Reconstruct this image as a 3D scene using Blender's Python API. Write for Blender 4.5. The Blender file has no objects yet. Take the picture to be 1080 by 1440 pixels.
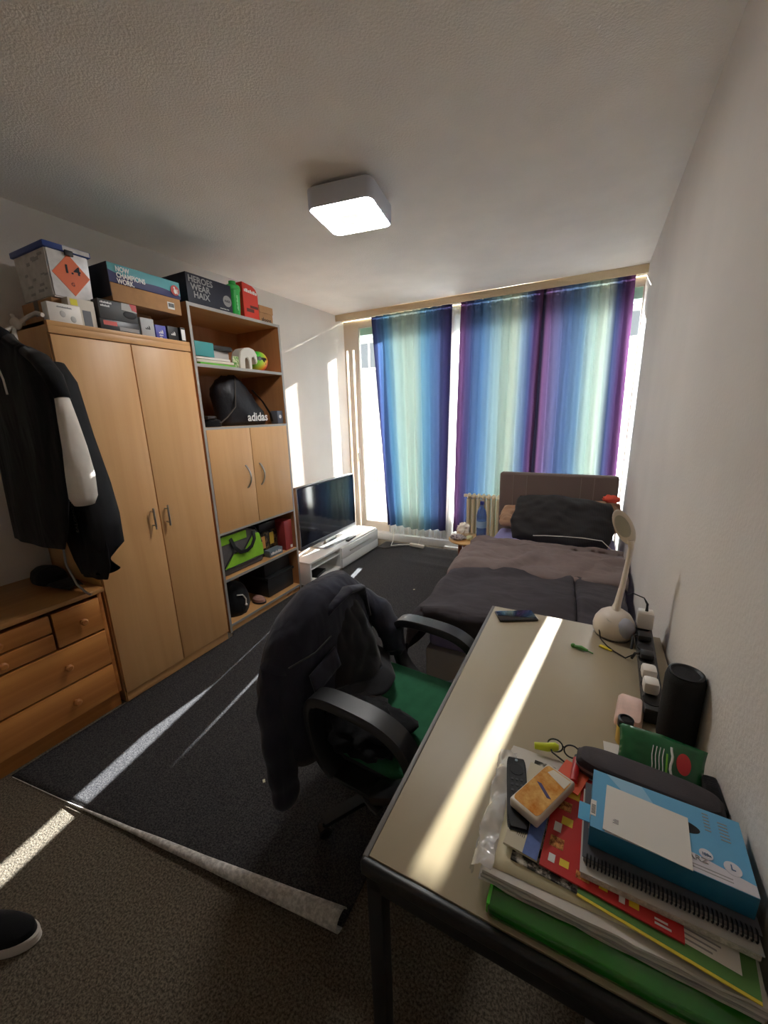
import bpy, bmesh, math, random
from math import sin, cos, pi, radians
from mathutils import Vector, Matrix, noise
random.seed(7)
SC = bpy.context.scene
COL = SC.collection
WORLD_ORIGIN = {}

# ------------------------------------------------------------------ colours / materials
def lin(h):
    if isinstance(h, str):
        h = h.lstrip('#'); c = [int(h[i:i+2], 16)/255 for i in (0, 2, 4)]
    else:
        c = [v/255 for v in h]
    return tuple((v/12.92 if v <= .04045 else ((v+.055)/1.055)**2.4) for v in c) + (1,)

def newmat(name):
    m = bpy.data.materials.new(name); m.use_nodes = True
    nt = m.node_tree
    return m, nt, nt.nodes['Principled BSDF']

def N(nt, t, **k):
    n = nt.nodes.new(t)
    for a, v in k.items():
        if a.startswith('i_'):
            n.inputs[a[2:].replace('_', ' ')].default_value = v
        else:
            setattr(n, a, v)
    return n

def ramp(nt, stops):
    r = nt.nodes.new('ShaderNodeValToRGB'); e = r.color_ramp.elements
    while len(e) < len(stops): e.new(.5)
    for i, (p, c) in enumerate(stops):
        e[i].position = p; e[i].color = c
    return r

def M(name, col, rough=.6, metal=0, var=.0, vscale=20, bump=0, bscale=200, spec=.5, coat=0, trans=0, alpha=1, sheen=0, stretch=(1, 1, 1), wr=0, ws=9, wst=(1, 1, 1)):
    m, nt, p = newmat(name)
    c = lin(col)
    p.inputs['Base Color'].default_value = c
    p.inputs['Roughness'].default_value = rough
    p.inputs['Metallic'].default_value = metal
    p.inputs['Specular IOR Level'].default_value = spec
    p.inputs['Coat Weight'].default_value = coat
    p.inputs['Transmission Weight'].default_value = trans
    p.inputs['Alpha'].default_value = alpha
    if sheen: p.inputs['Sheen Weight'].default_value = sheen
    tc = N(nt, 'ShaderNodeTexCoord'); mp = N(nt, 'ShaderNodeMapping')
    mp.inputs['Scale'].default_value = stretch
    nt.links.new(tc.outputs['Object'], mp.inputs[0])
    if var:
        n = N(nt, 'ShaderNodeTexNoise'); n.inputs['Scale'].default_value = vscale; n.inputs['Detail'].default_value = 5
        nt.links.new(mp.outputs[0], n.inputs['Vector'])
        d = tuple(max(0, v*(1-var)) for v in c[:3]) + (1,); b = tuple(min(1, v*(1+var)) for v in c[:3]) + (1,)
        r = ramp(nt, [(.32, d), (.68, b)])
        nt.links.new(n.outputs['Fac'], r.inputs[0]); nt.links.new(r.outputs[0], p.inputs['Base Color'])
    if bump:
        n2 = N(nt, 'ShaderNodeTexNoise'); n2.inputs['Scale'].default_value = bscale; n2.inputs['Detail'].default_value = 3
        nt.links.new(mp.outputs[0], n2.inputs['Vector'])
        bp = N(nt, 'ShaderNodeBump'); bp.inputs['Strength'].default_value = bump; bp.inputs['Distance'].default_value = .01
        nt.links.new(n2.outputs['Fac'], bp.inputs['Height']); nt.links.new(bp.outputs[0], p.inputs['Normal'])
    if wr:
        m2 = N(nt, 'ShaderNodeMapping'); m2.inputs['Scale'].default_value = wst; nt.links.new(tc.outputs['Object'], m2.inputs[0])
        n4 = N(nt, 'ShaderNodeTexNoise'); n4.inputs['Scale'].default_value = ws; n4.inputs['Detail'].default_value = 2; n4.inputs['Distortion'].default_value = .35
        nt.links.new(m2.outputs[0], n4.inputs['Vector'])
        b2 = N(nt, 'ShaderNodeBump'); b2.inputs['Strength'].default_value = wr; b2.inputs['Distance'].default_value = .04
        nt.links.new(n4.outputs['Fac'], b2.inputs['Height'])
        if bump: nt.links.new(bp.outputs[0], b2.inputs['Normal'])
        nt.links.new(b2.outputs[0], p.inputs['Normal'])
    return m

def wood(name, base, dark, axis='z', rough=.45, scale=1.0, contrast=1.0):
    m, nt, p = newmat(name)
    tc = N(nt, 'ShaderNodeTexCoord'); mp = N(nt, 'ShaderNodeMapping')
    s = {'x': (1.2, 26, 26), 'y': (26, 1.2, 26), 'z': (26, 26, 1.2)}[axis]
    mp.inputs['Scale'].default_value = tuple(v*scale for v in s)
    nt.links.new(tc.outputs['Object'], mp.inputs[0])
    n = N(nt, 'ShaderNodeTexNoise'); n.inputs['Scale'].default_value = 1.0; n.inputs['Detail'].default_value = 6; n.inputs['Distortion'].default_value = .6
    nt.links.new(mp.outputs[0], n.inputs['Vector'])
    n3 = N(nt, 'ShaderNodeTexNoise'); n3.inputs['Scale'].default_value = .22; n3.inputs['Detail'].default_value = 2
    nt.links.new(mp.outputs[0], n3.inputs['Vector'])
    mx = N(nt, 'ShaderNodeMath', operation='ADD'); nt.links.new(n.outputs['Fac'], mx.inputs[0]); nt.links.new(n3.outputs['Fac'], mx.inputs[1])
    mh = N(nt, 'ShaderNodeMath', operation='MULTIPLY'); nt.links.new(mx.outputs[0], mh.inputs[0]); mh.inputs[1].default_value = .5
    w = .2/contrast
    r = ramp(nt, [(.5-w, lin(dark)), (.5+w, lin(base))])
    nt.links.new(mh.outputs[0], r.inputs[0]); nt.links.new(r.outputs[0], p.inputs['Base Color'])
    p.inputs['Roughness'].default_value = rough
    bp = N(nt, 'ShaderNodeBump'); bp.inputs['Strength'].default_value = .06; bp.inputs['Distance'].default_value = .004
    nt.links.new(n.outputs['Fac'], bp.inputs['Height']); nt.links.new(bp.outputs[0], p.inputs['Normal'])
    return m

def two_tone(name, c1, c2, scale, rough=.95, bump=.4, lo=.4, hi=.62):
    m, nt, p = newmat(name)
    tc = N(nt, 'ShaderNodeTexCoord')
    n = N(nt, 'ShaderNodeTexNoise'); n.inputs['Scale'].default_value = scale; n.inputs['Detail'].default_value = 4; n.inputs['Roughness'].default_value = .7
    nt.links.new(tc.outputs['Object'], n.inputs['Vector'])
    r = ramp(nt, [(lo, lin(c1)), (hi, lin(c2))])
    nt.links.new(n.outputs['Fac'], r.inputs[0]); nt.links.new(r.outputs[0], p.inputs['Base Color'])
    p.inputs['Roughness'].default_value = rough; p.inputs['Specular IOR Level'].default_value = .15
    bp = N(nt, 'ShaderNodeBump'); bp.inputs['Strength'].default_value = bump; bp.inputs['Distance'].default_value = .008
    nt.links.new(n.outputs['Fac'], bp.inputs['Height']); nt.links.new(bp.outputs[0], p.inputs['Normal'])
    return m

def cloth_translucent(name, stops=None, col=None, fac=.5):
    m, nt, p = newmat(name); nt.nodes.remove(p)
    out = nt.nodes['Material Output']
    d = N(nt, 'ShaderNodeBsdfDiffuse'); t = N(nt, 'ShaderNodeBsdfTranslucent'); mix = N(nt, 'ShaderNodeMixShader')
    mix.inputs[0].default_value = fac
    if stops:
        uv = N(nt, 'ShaderNodeUVMap'); sp = N(nt, 'ShaderNodeSeparateXYZ')
        nt.links.new(uv.outputs[0], sp.inputs[0])
        r = ramp(nt, stops); nt.links.new(sp.outputs[0], r.inputs[0])
        nt.links.new(r.outputs[0], d.inputs[0]); nt.links.new(r.outputs[0], t.inputs[0])
    else:
        d.inputs[0].default_value = lin(col); t.inputs[0].default_value = lin(col)
    nt.links.new(d.outputs[0], mix.inputs[1]); nt.links.new(t.outputs[0], mix.inputs[2]); nt.links.new(mix.outputs[0], out.inputs[0])
    return m

def glassy(name, tint=(1, 1, 1), refl=.06, rough=.02):
    m, nt, p = newmat(name); nt.nodes.remove(p)
    out = nt.nodes['Material Output']
    t = N(nt, 'ShaderNodeBsdfTransparent'); g = N(nt, 'ShaderNodeBsdfGlossy'); mix = N(nt, 'ShaderNodeMixShader')
    t.inputs[0].default_value = tuple(tint) + (1,); g.inputs['Roughness'].default_value = rough
    lw = N(nt, 'ShaderNodeFresnel'); lw.inputs['IOR'].default_value = 1.45
    nt.links.new(lw.outputs[0], mix.inputs[0])
    nt.links.new(t.outputs[0], mix.inputs[1]); nt.links.new(g.outputs[0], mix.inputs[2]); nt.links.new(mix.outputs[0], out.inputs[0])
    return m

def emit(name, col, s):
    m, nt, p = newmat(name)
    p.inputs['Base Color'].default_value = lin(col)
    p.inputs['Emission Color'].default_value = lin(col); p.inputs['Emission Strength'].default_value = s
    return m

# ------------------------------------------------------------------ builders
class B:
    def __init__(s): s.bm = bmesh.new()
    def merge(s, t, Mx=None):
        if Mx is not None: bmesh.ops.transform(t, matrix=Mx, verts=t.verts)
        me = bpy.data.meshes.new('tmp'); t.to_mesh(me); t.free(); s.bm.from_mesh(me); bpy.data.meshes.remove(me)
        return s
    def box(s, x0, x1, y0, y1, z0, z1, bev=0, seg=2, Mx=None):
        t = bmesh.new(); bmesh.ops.create_cube(t, size=1)
        for v in t.verts:
            v.co = Vector((x0+(x1-x0)*(v.co.x+.5), y0+(y1-y0)*(v.co.y+.5), z0+(z1-z0)*(v.co.z+.5)))
        if bev: bmesh.ops.bevel(t, geom=t.edges[:], offset=bev, segments=seg, affect='EDGES', profile=.5)
        return s.merge(t, Mx)
    def cyl(s, p0, p1, r0, r1=None, seg=20, bev=0, Mx=None):
        r1 = r0 if r1 is None else r1
        p0, p1 = Vector(p0), Vector(p1); d = p1-p0
        t = bmesh.new(); bmesh.ops.create_cone(t, cap_ends=True, segments=seg, radius1=r0, radius2=r1, depth=d.length)
        if bev:
            es = [e for e in t.edges if len(e.link_faces) == 2 and any(len(f.verts) > 4 for f in e.link_faces)]
            bmesh.ops.bevel(t, geom=es, offset=bev, segments=2, affect='EDGES')
        R = d.to_track_quat('Z', 'Y').to_matrix().to_4x4()
        bmesh.ops.transform(t, matrix=Matrix.Translation((p0+p1)/2) @ R, verts=t.verts)
        return s.merge(t, Mx)
    def sph(s, c, r, seg=16, Mx=None):
        t = bmesh.new(); bmesh.ops.create_uvsphere(t, u_segments=seg, v_segments=max(6, seg*2//3), radius=1)
        r = (r, r, r) if not hasattr(r, '__len__') else r
        for v in t.verts: v.co = Vector((c[0]+v.co.x*r[0], c[1]+v.co.y*r[1], c[2]+v.co.z*r[2]))
        return s.merge(t, Mx)
    def loft(s, rings, cap=True, closed=True, Mx=None):
        t = bmesh.new(); V = [[t.verts.new(p) for p in r] for r in rings]; n = len(V[0])
        for a, b in zip(V, V[1:]):
            for i in range(n if closed else n-1):
                j = (i+1) % n
                t.faces.new((a[i], a[j], b[j], b[i]))
        if cap and closed:
            t.faces.new(V[0][::-1]); t.faces.new(V[-1])
        bmesh.ops.recalc_face_normals(t, faces=t.faces[:])
        return s.merge(t, Mx)
    def tube(s, pts, r, seg=10, Mx=None, flat=1.0, up=(0, 0, 1)):
        pts = [Vector(p) for p in pts]; rr = r if hasattr(r, '__len__') else [r]*len(pts); rings = []
        for i, p in enumerate(pts):
            d = (pts[min(i+1, len(pts)-1)]-pts[max(i-1, 0)]).normalized()
            u = Vector(up)
            if abs(d.dot(u)) > .95: u = Vector((1, 0, 0)) if abs(d.x) < .9 else Vector((0, 1, 0))
            a = d.cross(u).normalized(); b = a.cross(d).normalized()
            rings.append([p + a*(rr[i]*cos(2*pi*k/seg)) + b*(rr[i]*flat*sin(2*pi*k/seg)) for k in range(seg)])
        return s.loft(rings, Mx=Mx)
    def sweep(s, pts, prof, side, Mx=None):
        """rectangular profile swept along pts; side = constant width direction"""
        pts = [Vector(p) for p in pts]; sd = Vector(side).normalized(); rings = []
        for i, p in enumerate(pts):
            d = (pts[min(i+1, len(pts)-1)]-pts[max(i-1, 0)]).normalized(); n = sd.cross(d).normalized()
            rings.append([p + sd*a + n*b for a, b in prof])
        return s.loft(rings, Mx=Mx)
    def lathe(s, prof, c=(0, 0, 0), seg=28, Mx=None):
        rings = [[(c[0]+max(r, 1e-4)*cos(2*pi*k/seg), c[1]+max(r, 1e-4)*sin(2*pi*k/seg), c[2]+z) for k in range(seg)] for r, z in prof]
        return s.loft(rings, Mx=Mx)
    def prism(s, poly, h0, h1, f=lambda a, b, h: (a, b, h), bev=0, Mx=None):
        t = bmesh.new(); lo = [t.verts.new(f(a, b, h0)) for a, b in poly]; hi = [t.verts.new(f(a, b, h1)) for a, b in poly]; n = len(poly)
        t.faces.new(lo[::-1]); t.faces.new(hi)
        for i in range(n): t.faces.new((lo[i], lo[(i+1) % n], hi[(i+1) % n], hi[i]))
        bmesh.ops.recalc_face_normals(t, faces=t.faces[:])
        if bev: bmesh.ops.bevel(t, geom=t.edges[:], offset=bev, segments=2, affect='EDGES')
        return s.merge(t, Mx)
    def sheet(s, f, nu, nv, thick=0, uv=False, Mx=None):
        t = bmesh.new(); V = [[t.verts.new(f(i/nu, j/nv)) for i in range(nu+1)] for j in range(nv+1)]
        lay = t.loops.layers.uv.new('UVMap') if uv else None
        for j in range(nv):
            for i in range(nu):
                fa = t.faces.new((V[j][i], V[j][i+1], V[j+1][i+1], V[j+1][i]))
                if uv:
                    for l, (a, b) in zip(fa.loops, ((i, j), (i+1, j), (i+1, j+1), (i, j+1))): l[lay].uv = (a/nu, b/nv)
        if thick:
            t.normal_update()
            W = [[t.verts.new(v.co - v.normal*thick) for v in row] for row in V]
            for j in range(nv):
                for i in range(nu): t.faces.new((W[j][i], W[j+1][i], W[j+1][i+1], W[j][i+1]))
            rim = [(0, i) for i in range(nu)] + [(j, nu) for j in range(nv)] + [(nv, i) for i in range(nu, 0, -1)] + [(j, 0) for j in range(nv, 0, -1)]
            for (a, b_), (c, d) in zip(rim, rim[1:]+rim[:1]): t.faces.new((V[c][d], V[a][b_], W[a][b_], W[c][d]))
            bmesh.ops.recalc_face_normals(t, faces=t.faces[:])
        return s.merge(t, Mx)

def mkobj(name, b, mat, parent=None, smooth=True, local=False, angle=35):
    bm = b.bm if isinstance(b, B) else b
    lo = Vector((1e9,)*3); hi = Vector((-1e9,)*3)
    for v in bm.verts:
        for i in range(3): lo[i] = min(lo[i], v.co[i]); hi[i] = max(hi[i], v.co[i])
    c = Vector(((lo.x+hi.x)/2, (lo.y+hi.y)/2, (lo.z+hi.z)/2 if parent else lo.z))
    for v in bm.verts: v.co -= c
    me = bpy.data.meshes.new(name); bm.to_mesh(me); bm.free()
    o = bpy.data.objects.new(name, me); COL.objects.link(o)
    if mat is not None:
        for m in (mat if isinstance(mat, (list, tuple)) else [mat]): me.materials.append(m)
    if smooth:
        for p in me.polygons: p.use_smooth = True
        if angle < 180: me.set_sharp_from_angle(angle=radians(angle))
    if parent:
        o.parent = parent
        o.location = c if local else c - WORLD_ORIGIN[parent.name]
        WORLD_ORIGIN[o.name] = c if not local else WORLD_ORIGIN[parent.name] + c
    else:
        o.location = c; WORLD_ORIGIN[o.name] = c
    return o

def tag(o, label, cat, group=None):
    o['label'] = label; o['category'] = cat
    if group: o['group'] = group
    return o

def thing(name, label, cat, loc=(0, 0, 0), rotz=0, group=None):
    o = bpy.data.objects.new(name, None); COL.objects.link(o)
    o.empty_display_size = .05; o.location = loc; o.rotation_euler = (0, 0, rotz)
    WORLD_ORIGIN[o.name] = Vector(loc)
    return tag(o, label, cat, group)

def single(name, b, mat, label, cat, group=None, **k):
    return tag(mkobj(name, b, mat, None, **k), label, cat, group)

def struct(name, b, mat, parent=None, **k):
    o = mkobj(name, b, mat, parent, **k)
    if not parent: o['kind'] = 'structure'
    return o

def text(name, s, size, mat, parent, org, ux, uy, width=None, align='LEFT', off=.0008, bold=0):
    cu = bpy.data.curves.new('t', 'FONT'); cu.body = s; cu.size = size; cu.align_x = align; cu.extrude = .0003; cu.space_line = .85; cu.offset = bold*size
    cu.resolution_u = 3
    tmp = bpy.data.objects.new('t', cu); COL.objects.link(tmp)
    bpy.context.view_layer.update()
    me = bpy.data.meshes.new_from_object(tmp.evaluated_get(bpy.context.evaluated_depsgraph_get()))
    bpy.data.objects.remove(tmp); bpy.data.curves.remove(cu)
    bm = bmesh.new(); bm.from_mesh(me); bpy.data.meshes.remove(me)
    ux = Vector(ux).normalized(); uy = Vector(uy).normalized(); n = ux.cross(uy).normalized()
    sx = 1
    if width:
        w = max(v.co.x for v in bm.verts)-min(v.co.x for v in bm.verts); sx = width/w
    for v in bm.verts:
        v.co = Vector(org) + ux*(v.co.x*sx) + uy*v.co.y + n*(v.co.z+off)
    return mkobj(name, bm, mat, parent, smooth=False)

def smear(name, mat, parent, org, ux, uy, w, h, rows=1, gap=1.7):
    """illegible print: short bars of uneven length, one part per row"""
    ux, uy = Vector(ux).normalized(), Vector(uy).normalized(); n = ux.cross(uy)
    Q = Matrix((( ux.x, uy.x, n.x, org[0]), (ux.y, uy.y, n.y, org[1]), (ux.z, uy.z, n.z, org[2]), (0, 0, 0, 1)))
    for k in range(rows):
        b = B(); x = 0; i = 0; lim = w*(1-.25*(k % 2))
        while x < lim:
            d = h*(.45+.35*((i*7+k*3) % 4)/3); b.box(x, x+d, -k*h*gap, -k*h*gap+h*(.75+.25*(i % 2)), 0, .0008, Mx=Q); x += d+h*.16; i += 1
        mkobj(name, b, mat, parent, smooth=False)

def fbm(x, y, z=0): return noise.noise(Vector((x, y, z))) + .5*noise.noise(Vector((2.1*x+5, 2.1*y, 2.1*z)))
def rz(cx, cy, a): return Matrix.Translation((cx, cy, 0)) @ Matrix.Rotation(a, 4, 'Z') @ Matrix.Translation((-cx, -cy, 0))
def place(x, y, z, a=0, pitch=0, roll=0):
    return Matrix.Translation((x, y, z)) @ Matrix.Rotation(a, 4, 'Z') @ Matrix.Rotation(pitch, 4, 'Y') @ Matrix.Rotation(roll, 4, 'X')

XL, XR, H, YB, YW = -2.68, .275, 2.6, -1.6, 4.2

# ------------------------------------------------------------------ material library
m_wall = M('wall_plaster', (224, 218, 211), .9, var=.03, vscale=3, bump=.17, bscale=95, spec=.2)
m_ceil = M('ceiling_plaster', (246, 240, 232), .95, var=.03, vscale=4, bump=.36, bscale=115, spec=.1)
m_floor = two_tone('brown_carpet_floor', (72, 65, 55), (130, 118, 101), 150, bump=.7)
m_rug = two_tone('dark_felt_carpet', (40, 39, 41), (80, 77, 76), 170, bump=.5)
m_rugback = two_tone('carpet_backing', (176, 171, 164), (222, 217, 210), 60, bump=.4)
m_beech = wood('beech_laminate', (222, 174, 118), (208, 156, 100), 'z', .42)
m_beech_y = wood('beech_laminate_horizontal', (218, 168, 110), (198, 146, 92), 'y', .42)
m_beech_shaded = wood('beech_inside_shaded', (186, 132, 84), (160, 108, 66), 'z', .5)  # beech laminate darkened: shade inside the shelf unit put into the colour
m_pine = wood('oiled_pine', (204, 138, 72), (160, 94, 42), 'y', .42, .8, 1.3)
m_pine_top = wood('oiled_pine_top', (186, 134, 78), (146, 98, 52), 'y', .4, .9, 1.0)
m_edge = M('silver_edge_band', (168, 164, 158), .4, .2)
m_dark_gap = M('shadow_gap', (40, 26, 16), .8)
m_steel = M('brushed_steel', (190, 186, 178), .28, 1)
m_black = M('black_plastic', (24, 24, 25), .45)
m_black_soft = M('black_rubbery_plastic', (32, 32, 33), .38, bump=.05, bscale=400)
m_blackcloth = M('black_fabric', (21, 21, 23), .9, var=.2, vscale=14, wr=.4, wst=(1, 1, .35), bump=.15, bscale=300, spec=.2, sheen=.1)
m_blackcloth2 = M('black_jacket_fabric', (24, 24, 27), .75, var=.2, vscale=9, spec=.3, wr=.45, wst=(1, 1, .35))
m_navycloth = M('navy_work_fabric', (42, 43, 56), .8, wr=.5, ws=8, wst=(1.3, 1.3, .5), var=.18, vscale=9, bump=.12, bscale=350, spec=.25, sheen=.15)
m_whitecloth = M('white_fabric', (214, 206, 196), .8, var=.05, vscale=20, wr=.4, wst=(1.5, 1.5, .4))
m_white = M('white_plastic', (228, 222, 214), .4)
m_white_gloss = M('white_lacquer', (226, 224, 220), .25, coat=.3)
m_card = M('cardboard', (176, 132, 90), .85, var=.06, vscale=30)
m_card_dark = M('printed_cardboard_navy', (26, 28, 44), .55)
m_paper = M('white_paper', (226, 222, 214), .7)
m_cream = M('cream_enamel', (226, 212, 178), .4)
m_frame = M('painted_window_frame', (212, 200, 184), .45)
m_glass = glassy('window_glass', (.97, .99, .99))
m_clear = glassy('clear_plastic', (.93, .93, .92), rough=.08)
m_desk = M('cream_desk_laminate', (170, 156, 129), .42, spec=.35, var=.02, vscale=5)
m_ink = M('black_ink', (20, 20, 22), .6)
m_whiteink = M('white_ink', (232, 230, 226), .6)
m_greyink = M('grey_ink', (150, 148, 146), .6)

# ------------------------------------------------------------------ room shell
struct('floor', B().box(XL-.1, XR+.1, YB-.1, YW+.15, -.1, 0), m_floor, smooth=False)
struct('ceiling', B().box(XL-.1, XR+.1, YB-.1, YW+.1, H, H+.1), m_ceil, smooth=False)
struct('wall_left', B().box(XL-.1, XL, YB-.1, YW+.1, 0, H), m_wall, smooth=False)
struct('wall_right', B().box(XR, XR+.1, YB-.1, YW+.1, 0, H), m_wall, smooth=False)
struct('wall_back', B().box(XL, XR, YB-.1, YB, 0, H), m_wall, smooth=False)
m_step = M('pale_sill_tile', (205, 203, 200), .35)
struct('trim_1', B().box(XL, XR, 4.13, YW+.1, 0, .085, .004), m_step)                       # low step under the window wall
struct('trim_2', B().box(XL, XR, 4.045, 4.19, 2.555, 2.6, .003).box(XL, XR, 4.035, 4.05, 2.535, 2.6, .003), M('painted_curtain_board', (214, 196, 164), .5))
struct('trim_3', B().box(-1.40, -.72, 4.085, 4.13, 0, .03, .003), m_step)

# window wall: balcony door on the left, three fixed lights to the right
fr = bpy.data.objects.new('door_1', None); COL.objects.link(fr); fr.location = (-2.1, 4.215, 0); fr['kind'] = 'structure'
WORLD_ORIGIN['door_1'] = Vector((-2.1, 4.215, 0))
b = B()
for x0, x1 in ((-2.68, -2.659), (-2.633, -2.574), (-2.548, -2.485)): b.box(x0, x1, 4.2, 4.245, .085, 2.555, .002)
b.box(-2.679, -2.486, 4.1985, 4.2435, 2.246, 2.554)
b.box(-2.485, -1.40, 4.2, 4.235, 2.47, 2.555, .002).box(-2.485, -1.40, 4.2, 4.235, .085, .2, .002).box(-1.44, -1.34, 4.2, 4.235, .085, 2.555, .002)
mkobj('door_frame', b, m_frame, fr)
mkobj('door_pane', B().box(-2.485, -1.44, 4.215, 4.221, .2, 2.47), m_glass, fr, smooth=False)
h = mkobj('door_handle', B().box(-2.535, -2.515, 4.185, 4.2, .98, 1.12, .004).box(-2.534, -2.516, 4.15, 4.168, .95, 1.06, .005).cyl((-2.525, 4.2, 1.05), (-2.525, 4.158, 1.05), .007), m_white, fr)
wn = bpy.data.objects.new('window_1', None); COL.objects.link(wn); wn.location = (-.5, 4.215, 0); wn['kind'] = 'structure'
WORLD_ORIGIN['window_1'] = Vector((-.5, 4.215, 0))
b = B().box(-1.34, .275, 4.2, 4.235, 2.485, 2.555, .002).box(-1.34, .275, 4.2, 4.235, .085, .16, .002)
for x0, x1 in ((-.83, -.77), (-.28, -.22), (.266, .275)): b.box(x0, x1, 4.2, 4.235, .16, 2.485)
mkobj('window_frame', b, m_frame, wn)
mkobj('window_pane', B().box(-1.34, -.83, 4.215, 4.221, .16, 2.485).box(-.77, -.28, 4.215, 4.221, .16, 2.485).box(-.22, .266, 4.215, 4.221, .16, 2.485), m_glass, wn, smooth=False)

# ------------------------------------------------------------------ outside the window
m_slab = M('pale_teal_render', (186, 224, 216), .8)
struct('balcony_floor_outside', B().box(-4.5, 2.5, 4.3, 5.7, -.12, .02), M('balcony_concrete', (170, 166, 160), .8), smooth=False)
struct('balcony_slab_outside', B().box(-4.5, 2.5, 4.255, 4.43, 2.40, 2.56), m_slab, smooth=False)
struct('balcony_parapet_outside', B().box(-4.5, 2.5, 5.62, 5.7, 0, .92), M('white_parapet_panel', (244, 244, 242), .6), smooth=False)
single('added_sun_blocker_post', B().box(-2.483, -2.277, 4.64, 4.66, .02, 2.62, .004), M('white_blocker_post', (235, 233, 228), .5), 'added white post outside, hidden behind the leftmost curtain to narrow the floor sun stripe', 'post')  # added post, unseen from the camera, blocks part of the reflected sun
fac = thing('apartment_building_outside', 'grey apartment block across the street, seen through the balcony door glass', 'building', (-11, 20, -6))
mkobj('facade', B().box(-26, 14, 20, 24, -6, 5.6), M('grey_facade', (112, 112, 108), .8), fac, smooth=False)
m_win = M('facade_glazing', (44, 48, 50), .2)
for fz in (3.95,):
    for i in range(12):
        x = -25+i*3.2
        w = mkobj('facade_window', B().box(x, x+2.1, 19.93, 20.02, fz, fz+1.25), m_win, fac, smooth=False)
        mkobj('window_bar', B().box(x+1.0, x+1.1, 19.9, 19.96, fz, fz+1.25).box(x-.1, x+2.2, 19.86, 19.96, fz-.12, fz), m_frame, w, smooth=False)
mkobj('roof_slab', B().box(-26.3, 14.3, 19.6, 24, 5.6, 5.95), M('facade_slab', (136, 136, 132), .8), fac, smooth=False)
single('added_sun_screen_outside', B().sheet(lambda u, v: (.22+.5*u, 5.05+.01*sin(u*20), .02+2.20*v), 20, 4), cloth_translucent('white_screen_fabric', col=(244, 244, 242), fac=.75), 'added white fabric screen outside the far right window gap, cutting off the low sun beam', 'screen', angle=180)  # added screen, stops the lower sun beam before it reaches the bed
rk = thing('garden_chair_outside', 'white garden chair with orange slats standing on the balcony beyond the door', 'chair', (-2.75, 5.1, .02))
b = B()
for sx in (-2.92, -2.58):
    b.tube([(sx, 4.92, .02), (sx, 5.2, .5), (sx, 5.36, 1.0)], .014, 8).tube([(sx, 5.36, .02), (sx, 5.02, .45), (sx, 4.95, .47)], .014, 8)
mkobj('chair_frame', b, m_white, rk)
b = B()
for i in range(7):
    x = -2.9+i*.05
    b.box(x, x+.03, 5.17, 5.19, .52, .98, Mx=None)
b.box(-2.92, -2.58, 4.95, 5.2, .475, .49)
mkobj('slats', b, M('orange_slats', (226, 150, 96), .5), rk)

# ------------------------------------------------------------------ curtains
NAVY, PURP, BLUE, TEAL, SAGE, PALE, PINKP = (56, 58, 112), (98, 58, 120), (62, 98, 156), (74, 142, 184), (150, 174, 164), (172, 190, 176), (120, 70, 124)
def stops(*a):
    o = []
    for p, c in a:
        g = .3*c[0]+.59*c[1]+.11*c[2]; o.append((p, lin(tuple(v+(g-v)*.28 for v in c))))
    return o
cur = [
 ('curtain', 'blue and sage ombre curtain hanging leftmost, beside the balcony door glass', -2.25, -2.115, -1.332, -1.375, .205, 17,
  stops((0, NAVY), (.07, (64, 90, 156)), (.2, (74, 138, 186)), (.28, (138, 178, 182)), (.4, SAGE), (.55, SAGE), (.64, (92, 150, 178)), (.74, (70, 120, 172)), (.86, (70, 88, 148)), (.94, (62, 58, 118)), (1, (46, 42, 88)))),
 ('curtain', 'ombre curtain in the middle with a purple left edge, behind the radiator', -1.253, -1.295, -.50, -.52, .205, 16,
  stops((0, PINKP), (.08, (92, 62, 122)), (.17, (60, 82, 138)), (.33, (74, 120, 172)), (.48, (128, 164, 178)), (.6, SAGE), (.72, PALE), (.8, (120, 150, 178)), (.88, (66, 84, 140)), (.94, (82, 56, 116)), (1, PINKP))),
 ('curtain', 'ombre curtain hanging rightmost against the wall, above the headboard', -.53, -.54, .191, .222, .205, 16,
  stops((0, (34, 30, 50)), (.08, (40, 36, 60)), (.1, (120, 76, 132)), (.2, (104, 96, 150)), (.34, (82, 112, 168)), (.5, (92, 132, 172)), (.62, (150, 178, 172)), (.74, PALE), (.8, (150, 172, 180)), (.84, (58, 76, 128)), (.9, (78, 56, 112)), (1, (122, 66, 128)))),
]
for k, (nm, lab, xa, xb, xc, xd, zb, nf, st) in enumerate(cur):
    ztA, ztB = [(2.535, 2.545), (2.545, 2.55), (2.552, 2.552)][k]
    def f(u, v, xa=xa, xb=xb, xc=xc, xd=xd, zb=zb, nf=nf, k=k, ztA=ztA, ztB=ztB):
        xl = xa+(xb-xa)*(1-v); xr = xc+(xd-xc)*(1-v)
        ph = nf*.5*u*2*pi + 1.3*fbm(u*3+k*9, v*.6)
        amp = .012 + .016*(1-v) + .007*fbm(u*5, v+k)
        y = 4.088 - .006*k + amp*sin(ph) + .006*sin(ph*2.3+1) * (v**2) + .005*fbm(u*9+3*k, v*4)
        z = zb+(ztA+(ztB-ztA)*u-zb)*v + (1-v)*.012*sin(u*9+k)
        return (xl+(xr-xl)*u + .004*cos(ph), min(y, 4.125), z)
    single(nm, B().sheet(f, 160, 40, uv=True), cloth_translucent('ombre_curtain_cloth', st, fac=.115), lab, 'curtain', angle=180)
def net(xa, xb, n):
    return lambda u, v: (xa+(xb-xa)*u, 4.165+.012*sin(u*n*2*pi)+.004*sin(u*n*5+v*3), .088+2.45*v)
single('net_curtain', B().sheet(net(-2.13, .195, 42), 320, 6), cloth_translucent('white_net', col=(238, 238, 236), fac=.55), 'sheer white net curtain hanging behind the coloured curtains', 'curtain', angle=180)

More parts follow.
